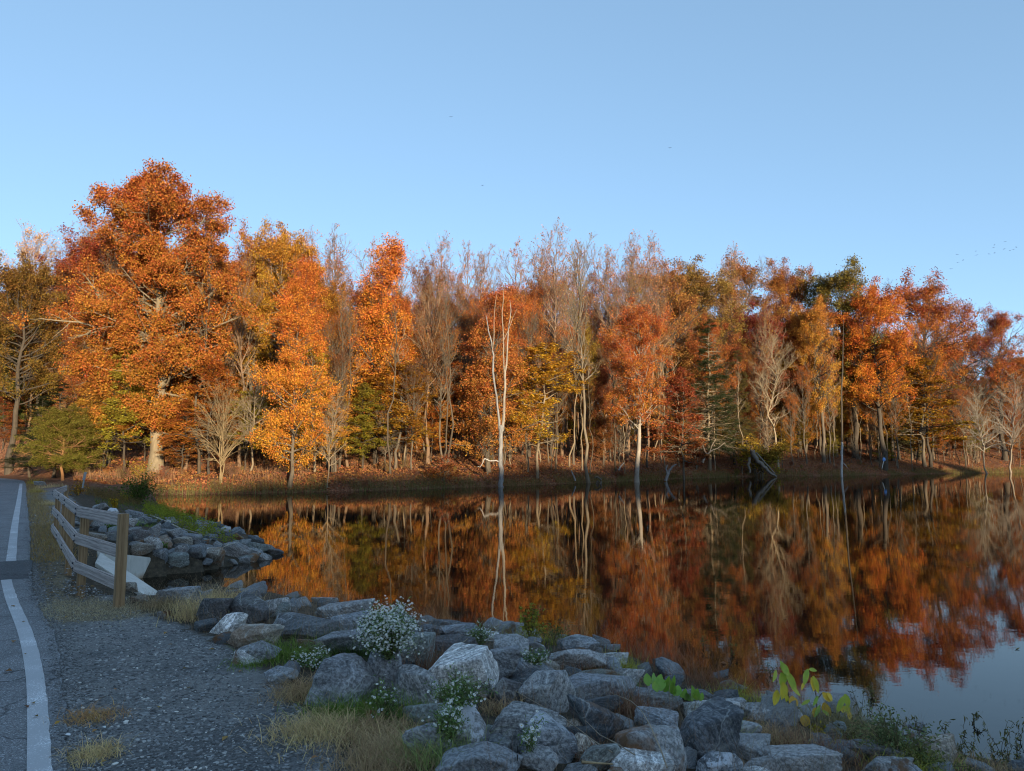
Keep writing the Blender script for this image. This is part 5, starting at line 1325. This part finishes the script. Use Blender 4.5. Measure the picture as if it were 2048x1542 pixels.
aster(900, 1470, 60, 70, 30, 80, 'white asters left of the white topped boulder', 7)
aster(1060, 1495, 26, 70, 8, 22, 'single sprig of white asters in front of the dark blue boulder', 8, fr=.012)
aster(1070, 1325, 60, 40, 24, 60, 'pale aster tuft beside the mottled slab near the water', 9)
aster(770, 1420, 70, 60, 20, 34, 'sparse asters in green grass below the leaning boulder', 10)

# ------------------------------------------------------------------ broad leaves
def real_leaf(base, d, L, Wd, rng, up=(0, 0, 1), droop=.4, K=6):
    """curved pointed leaf blade as a grid 3 across"""
    d = unit(np.array(d)); sd = unit(np.cross(d, up)); P = np.array(base, float); V = []
    prof = np.sin(np.linspace(0.12, np.pi * .985, K)) ** .75 * np.linspace(1.12, .75, K); prof[-1] = .02
    for k in range(K):
        nn = unit(np.cross(sd, d)); w = Wd * .5 * prof[k]
        V += [P - sd * w + nn * w * .35, P, P + sd * w + nn * w * .35]
        d = unit(d - np.array([0, 0, 1]) * droop / K + rng.randn(3) * .03); P = P + d * L / (K - 1)
    F = []
    for k in range(K - 1):
        for j in (0, 1): a = k * 3 + j; F.append([a, a + 1, a + 4, a + 3])
    return np.array(V), np.array(F)
def leafmat():
    t = NT('broad_leaf'); tone = t.attr('tone'); n = t.noise(t.coord('Object'), 18, 4, .6)
    c = t.ramp(t.math('ADD', tone, t.math('MULTIPLY', t.math('SUBTRACT', n, .5), .35)), [(0, (.10, .26, .03)), (.3, (.26, .46, .06)), (.5, (.52, .58, .07)), (.75, (.85, .60, .05)), (1, (.6, .3, .04))])
    d = t.node('ShaderNodeBsdfPrincipled'); t.put(d.inputs['Base Color'], c); d.inputs['Roughness'].default_value = .5
    tr = t.node('ShaderNodeBsdfTranslucent'); t.put(tr.inputs[0], c); mx = t.node('ShaderNodeMixShader'); mx.inputs[0].default_value = .3
    t.l.new(d.outputs[0], mx.inputs[1]); t.l.new(tr.outputs[0], mx.inputs[2]); return t.done(mx.outputs[0])
M_BROAD = leafmat()
def seedling(stems, leaves, label, Y, name='seedling'):
    """stems: list of (u,v) polylines; leaves: (u,v,du,dv,width_px,tone)"""
    b = PY(stems[0][0][0], stems[0][0][1], Y); r = empty(name, tuple(b)); tag(r, label, 'seedling'); rng = np.random.RandomState(int(stems[0][0][0]))
    vs_, fs_ = [], []; o = 0
    for s in stems:
        P = np.array([PY(u, v, Y + .02 * i) for i, (u, v) in enumerate(s)]) - b
        v, f = tubes(P[None], np.linspace(.006, .003, len(s))[None], 6); vs_.append(v); fs_.append(f + o); o += len(v)
    link('stem', mesh_np('stem', np.vstack(vs_), [np.vstack(fs_)], M_BARK, smooth=True), r, None, (.16, .12, .08))
    for i, (u, v, du, dv, w, tn) in enumerate(leaves):
        a = PY(u, v, Y) - b; e = PY(u + du, v + dv, Y - .06 * rng.rand()) - b; L = np.linalg.norm(e - a)
        V, F = real_leaf(a, e - a, L, w * Y / 1490 * .98, rng, up=(rng.randn() * .4, -1, .5), droop=.15)
        link('leaf', mesh_np('leaf', V, [F], M_BROAD, {'tone': ('FACE', np.full(len(F), tn + .12))}, True), r)
    return r
Ys = hit(1620, 1440)[1] - .15
seedling([[(1590, 1450), (1585, 1425), (1578, 1395), (1572, 1365), (1566, 1335), (1560, 1320)]],
 [(1560, 1322, 12, 30, 14, .25), (1562, 1326, 16, 26, 15, .3), (1552, 1340, -6, 24, 9, .35), (1562, 1345, 2, 30, 26, .32), (1572, 1342, 20, 44, 16, .3), (1566, 1364, -4, 36, 26, .5), (1554, 1380, -6, 32, 16, .55), (1580, 1370, 22, 22, 10, .4), (1584, 1392, 2, 28, 22, .78), (1610, 1430, 2, 26, 20, .8), (1570, 1385, 6, 24, 10, .45)],
 'seedling with hanging green leaves turning yellow, left one by the water', Ys)
seedling([[(1632, 1452), (1634, 1425), (1633, 1395), (1626, 1365), (1616, 1340)], [(1633, 1400), (1645, 1385)]],
 [(1616, 1338, -10, 32, 12, .3), (1618, 1338, 16, 4, 8, .35), (1626, 1352, 12, 34, 12, .45), (1622, 1355, 4, 28, 24, .62), (1608, 1365, -6, 14, 6, .6), (1645, 1385, 16, 20, 14, .68), (1648, 1405, 12, 30, 18, .78), (1632, 1415, -4, 20, 12, .72), (1655, 1385, 10, 18, 10, .62), (1636, 1392, -12, 20, 8, .2), (1640, 1410, -10, 26, 8, .2), (1620, 1400, -18, 10, 7, .3), (1645, 1420, 16, 14, 7, .25)],
 'bushy seedling with yellow and green leaves, middle one by the water', Ys + .1)
seedling([[(1672, 1455), (1678, 1430), (1686, 1405), (1690, 1388)]],
 [(1688, 1392, -18, 34, 12, .3), (1690, 1388, 8, 26, 14, .35), (1688, 1412, 12, 14, 16, .45), (1695, 1420, 6, 22, 12, .7), (1682, 1410, 4, 16, 10, .55)],
 'small seedling with few green leaves, right one by the water', Ys + .15)
gb = surf(1345, 1392) - np.array([0, .1, 0]); r = empty('broadleaf_plant', tuple(gb)); tag(r, 'clump of upright glossy bright green spoon shaped leaves between the boulders', 'plant')
rng = np.random.RandomState(4)
for i, (u, v, du, dv, w) in enumerate([(1297, 1372, -3, -24, 14), (1305, 1378, 3, -32, 16), (1312, 1378, 8, -28, 14), (1322, 1382, 0, -24, 15), (1330, 1384, 6, -30, 14), (1338, 1384, 10, -32, 13), (1345, 1388, 4, -22, 15), (1354, 1392, 2, -20, 14), (1362, 1396, 8, -18, 14), (1372, 1400, 0, -18, 10), (1385, 1402, 0, -30, 14), (1392, 1400, 3, -22, 14), (1400, 1402, 4, -16, 10), (1315, 1384, -6, -20, 12), (1348, 1392, -6, -18, 12), (1380, 1402, -6, -14, 10)]):
    a = PY(u, v, gb[1] + rng.randn() * .06) - gb; e = PY(u + du, v + dv, gb[1] + .1 * rng.randn()) - gb
    V, F = real_leaf(a, e - a, np.linalg.norm(e - a) * 1.1, w * gb[1] / 1490 * 1.2, rng, up=(rng.randn() * .3, -1, .3), droop=.1)
    link('leaf', mesh_np('leaf', V, [F], M_BROAD, {'tone': ('FACE', np.full(len(F), .22 + .1 * rng.rand()))}, True), r)
leafclump(1060, 1285, 50, 60, 220, (.30, .28, .05), 'thin yellow green shrub at the waterline above the mottled slab', .06)
leafclump(1110, 1290, 60, 45, 300, (.12, .15, .05), 'dark green weedy shrub left of the rounded water edge boulder', .035)
leafclump(1795, 1525, 120, 75, 1300, (.16, .19, .08), 'feathery dark green weeds on the right bank by the water', .03)
leafclump(1715, 1495, 80, 40, 400, (.24, .20, .10), 'olive brown weeds right of the seedlings', .03)
leafclump(1850, 1540, 110, 36, 700, (.20, .22, .08), 'low green weeds left of the rightmost tan boulder', .03)
leafclump(1640, 1478, 36, 24, 160, (.42, .32, .04), 'small yellow sprawling weed below the seedlings', .03)
leafclump(1250, 1350, 30, 20, 120, (.35, .3, .05), 'tiny yellow green weed by the long mottled slab', .03)
# smartweed sprigs standing in the shallow water on the right
def sprig(u, v, h, seed):
    rng = np.random.RandomState(seed); g = G(u, v, 0.0); s = g[1] / 1490; H = h * s
    r = empty('smartweed', tuple(g)); m = 2 + rng.randint(2)
    ends = np.stack([rng.randn(m) * H * .25, rng.randn(m) * H * .2, H * (.6 + .4 * rng.rand(m))], 1)
    P = ends[:, None] * np.linspace(0, 1, 6)[None, :, None]; P[:, 1:] += rng.randn(m, 5, 3) * .008; P[:, 0, 2] = -.05
    v_, f_ = tubes(P, np.tile(np.linspace(.003, .0015, 6)[None], (m, 1)), 4)
    link('stems', mesh_np('stems', v_, [f_], M_BARK), r, None, (.10, .075, .05))
    V, F, t = leaf_quads(P[:, 1:].reshape(-1, 3), 2, .012, .05, rng, .22, -.5, 0)
    link('leaves', mesh_np('leaves', V, [F], M_LEAF, {'tone': ('FACE', t)}), r, None, (.15, .14, .05))
    return tag(r, 'dark sprig of smartweed standing in the shallow water on the right', 'water plant', 'smartweed sprigs in the shallows')
sp_list = [(1722, 1440, 60), (1745, 1395, 24), (1735, 1425, 30), (1838, 1468, 36), (1948, 1448, 22), (1890, 1485, 40), (1905, 1520, 60), (1925, 1530, 44), (1945, 1510, 40), (2002, 1500, 56), (2020, 1525, 60), (1985, 1525, 50), (1968, 1535, 30), (2042, 1480, 50), (2035, 1510, 40), (2010, 1540, 40), (1880, 1500, 20), (1950, 1542, 36), (2030, 1542, 44), (1995, 1548, 50), (1758, 1470, 50), (1782, 1475, 50), (1920, 1500, 60), (1540, 1350, 22), (1466, 1310, 26), (1406, 1296, 24), (1900, 1545, 50), (1975, 1560, 60), (2045, 1555, 60), (1815, 1480, 44)]
for i, (a, b, c) in enumerate(sp_list): sprig(a, b, c, 300 + i)
# arching dead canes over the stones
def cane(pts, label, w=3.5, col=(.42, .34, .24), lift=.25):
    n = len(pts); gs = [surf(u, v)[1] for u, v in pts]; g = surf(*pts[0])
    Ysq = [min(gs[i], gs[0] * (1 - i / (n - 1)) + gs[-1] * i / (n - 1)) - .04 - lift * .2 * math.sin(math.pi * i / (n - 1)) for i in range(n)]
    P = np.array([PY(u, v, y) for (u, v), y in zip(pts, Ysq)]); R = np.linspace(1, .5, n) * w * g[1] / 1490 / 2
    k = np.linspace(0, n - 1, n * 4); P = np.stack([np.interp(k, np.arange(n), P[:, j]) for j in range(3)], 1); R = np.interp(k, np.arange(n), R)
    v, f = tubes(P[None], R[None], 6); o = link('dead_cane', mesh_np('dead_cane', v, [f], M_BARK, smooth=True), None, None, col); tag(o, label, 'stem')
cane([(1334, 1535), (1322, 1500), (1300, 1450), (1282, 1420), (1262, 1402), (1220, 1385)], 'long arching pale cane crossing the rust stained boulder')
cane([(1225, 1505), (1185, 1480), (1160, 1460), (1125, 1435), (1030, 1382)], 'thin tan cane slanting over the broad grey boulder', 2.6)
cane([(1270, 1510), (1230, 1485), (1200, 1470), (1170, 1440)], 'thin dark cane in front of the speckled black boulder', 2.4)
cane([(1163, 1524), (1190, 1526), (1225, 1528)], 'short cut tan stick lying on the greenish triangular stone', 6, (.5, .38, .22), .1)
cane([(1034, 1542), (1035, 1515), (1035, 1492)], 'thin black upright rod among the bottom boulders', 2.6, (.01, .01, .01), 0)
cane([(905, 1300), (935, 1278), (960, 1255)], 'thin straw stem leaning over the low slab near the small flower tuft', 1.6, (.5, .42, .28), .1)
cane([(300, 1030), (330, 1042), (360, 1056), (400, 1068), (430, 1075)], 'pale thin branch lying across the yellow green plants on the far bank', 2.4, (.5, .45, .36), .1)
cane([(435, 1110), (440, 1098), (455, 1090), (478, 1085)], 'bent pale twig over the large tan block on the far bank', 2.0, (.5, .45, .36), .1)
# scattered litter: brown leaves and two white scraps
def flatleaf(u, v, sz, col, label, name='fallen_leaf', cat='leaf'):
    g = hit(u, v); rng = np.random.RandomState(int(u)); V, F = real_leaf((-sz / 2, 0, .012), (1, .1, .25), sz, sz * .8, rng, droop=.6)
    o = link(name, mesh_np(name, V, [F], M_LEAF, {'tone': ('FACE', np.full(len(F), .5))}, True), None, (g[0], g[1], g[2] + .01), col); o.rotation_euler = (0, 0, rng.rand() * 6); tag(o, label, cat)
flatleaf(832, 1448, .12, (.32, .10, .03), 'curled rust brown leaf in the grass left of the white topped boulder')
flatleaf(740, 1435, .10, (.20, .05, .03), 'dark red leaf in the green grass below the massive block')
flatleaf(638, 1428, .09, (.45, .33, .22), 'pale tan leaf at the foot of the massive block')
flatleaf(118, 1455, .08, (.42, .24, .06), 'orange brown leaf at the edge of the white road line')
flatleaf(133, 1478, .045, (.8, .8, .8), 'small white paper scrap beside the dry grass tuft', 'paper_scrap', 'litter')
flatleaf(207, 1462, .03, (.7, .72, .7), 'tiny pale scrap on the gravel right of the dry grass', 'paper_scrap', 'litter')
flatleaf(4, 1331, .03, (.8, .8, .8), 'tiny white scrap on the asphalt left of the white line', 'paper_scrap', 'litter')
n = 420; k = rng.randint(2, 11, n); X = -9 + rng.rand(n) * 9.5; Y = 3.3 + rng.rand(n) * 14; ok = inside(X, Y, crest_poly) & (np.abs(X / Y) < .78); X, Y = X[ok], Y[ok]
Z = np.where(poly_dist(X, Y, road_mid) < 3.55, .885, .862)
V, F, t_ = leaf_quads(np.stack([X, Y, Z], 1), 1, .004, .05, rng, .7, 0, 2.5, .003)
tag(link('fallen_leaves', mesh_np('fallen_leaves', V, [F], M_LEAF, {'tone': ('FACE', t_)}), None, None, (.30, .17, .08)), 'small dry leaves scattered over the gravel and asphalt', 'leaves', kind='stuff')
n = 150; X = -7 + rng.rand(n) * 22; Y = 9 + rng.rand(n) * 34; ok = inside(X, Y, water_poly); X, Y = X[ok], Y[ok]
V, F, t_ = leaf_quads(np.stack([X, Y, np.full(len(X), .006)], 1), 1, .003, .07, rng, .7, 0, 6, .001)
tag(link('floating_leaves', mesh_np('floating_leaves', V, [F], M_LEAF, {'tone': ('FACE', t_)}), None, None, (.26, .15, .07)), 'few small dead leaves floating on the still water', 'leaves', kind='stuff')
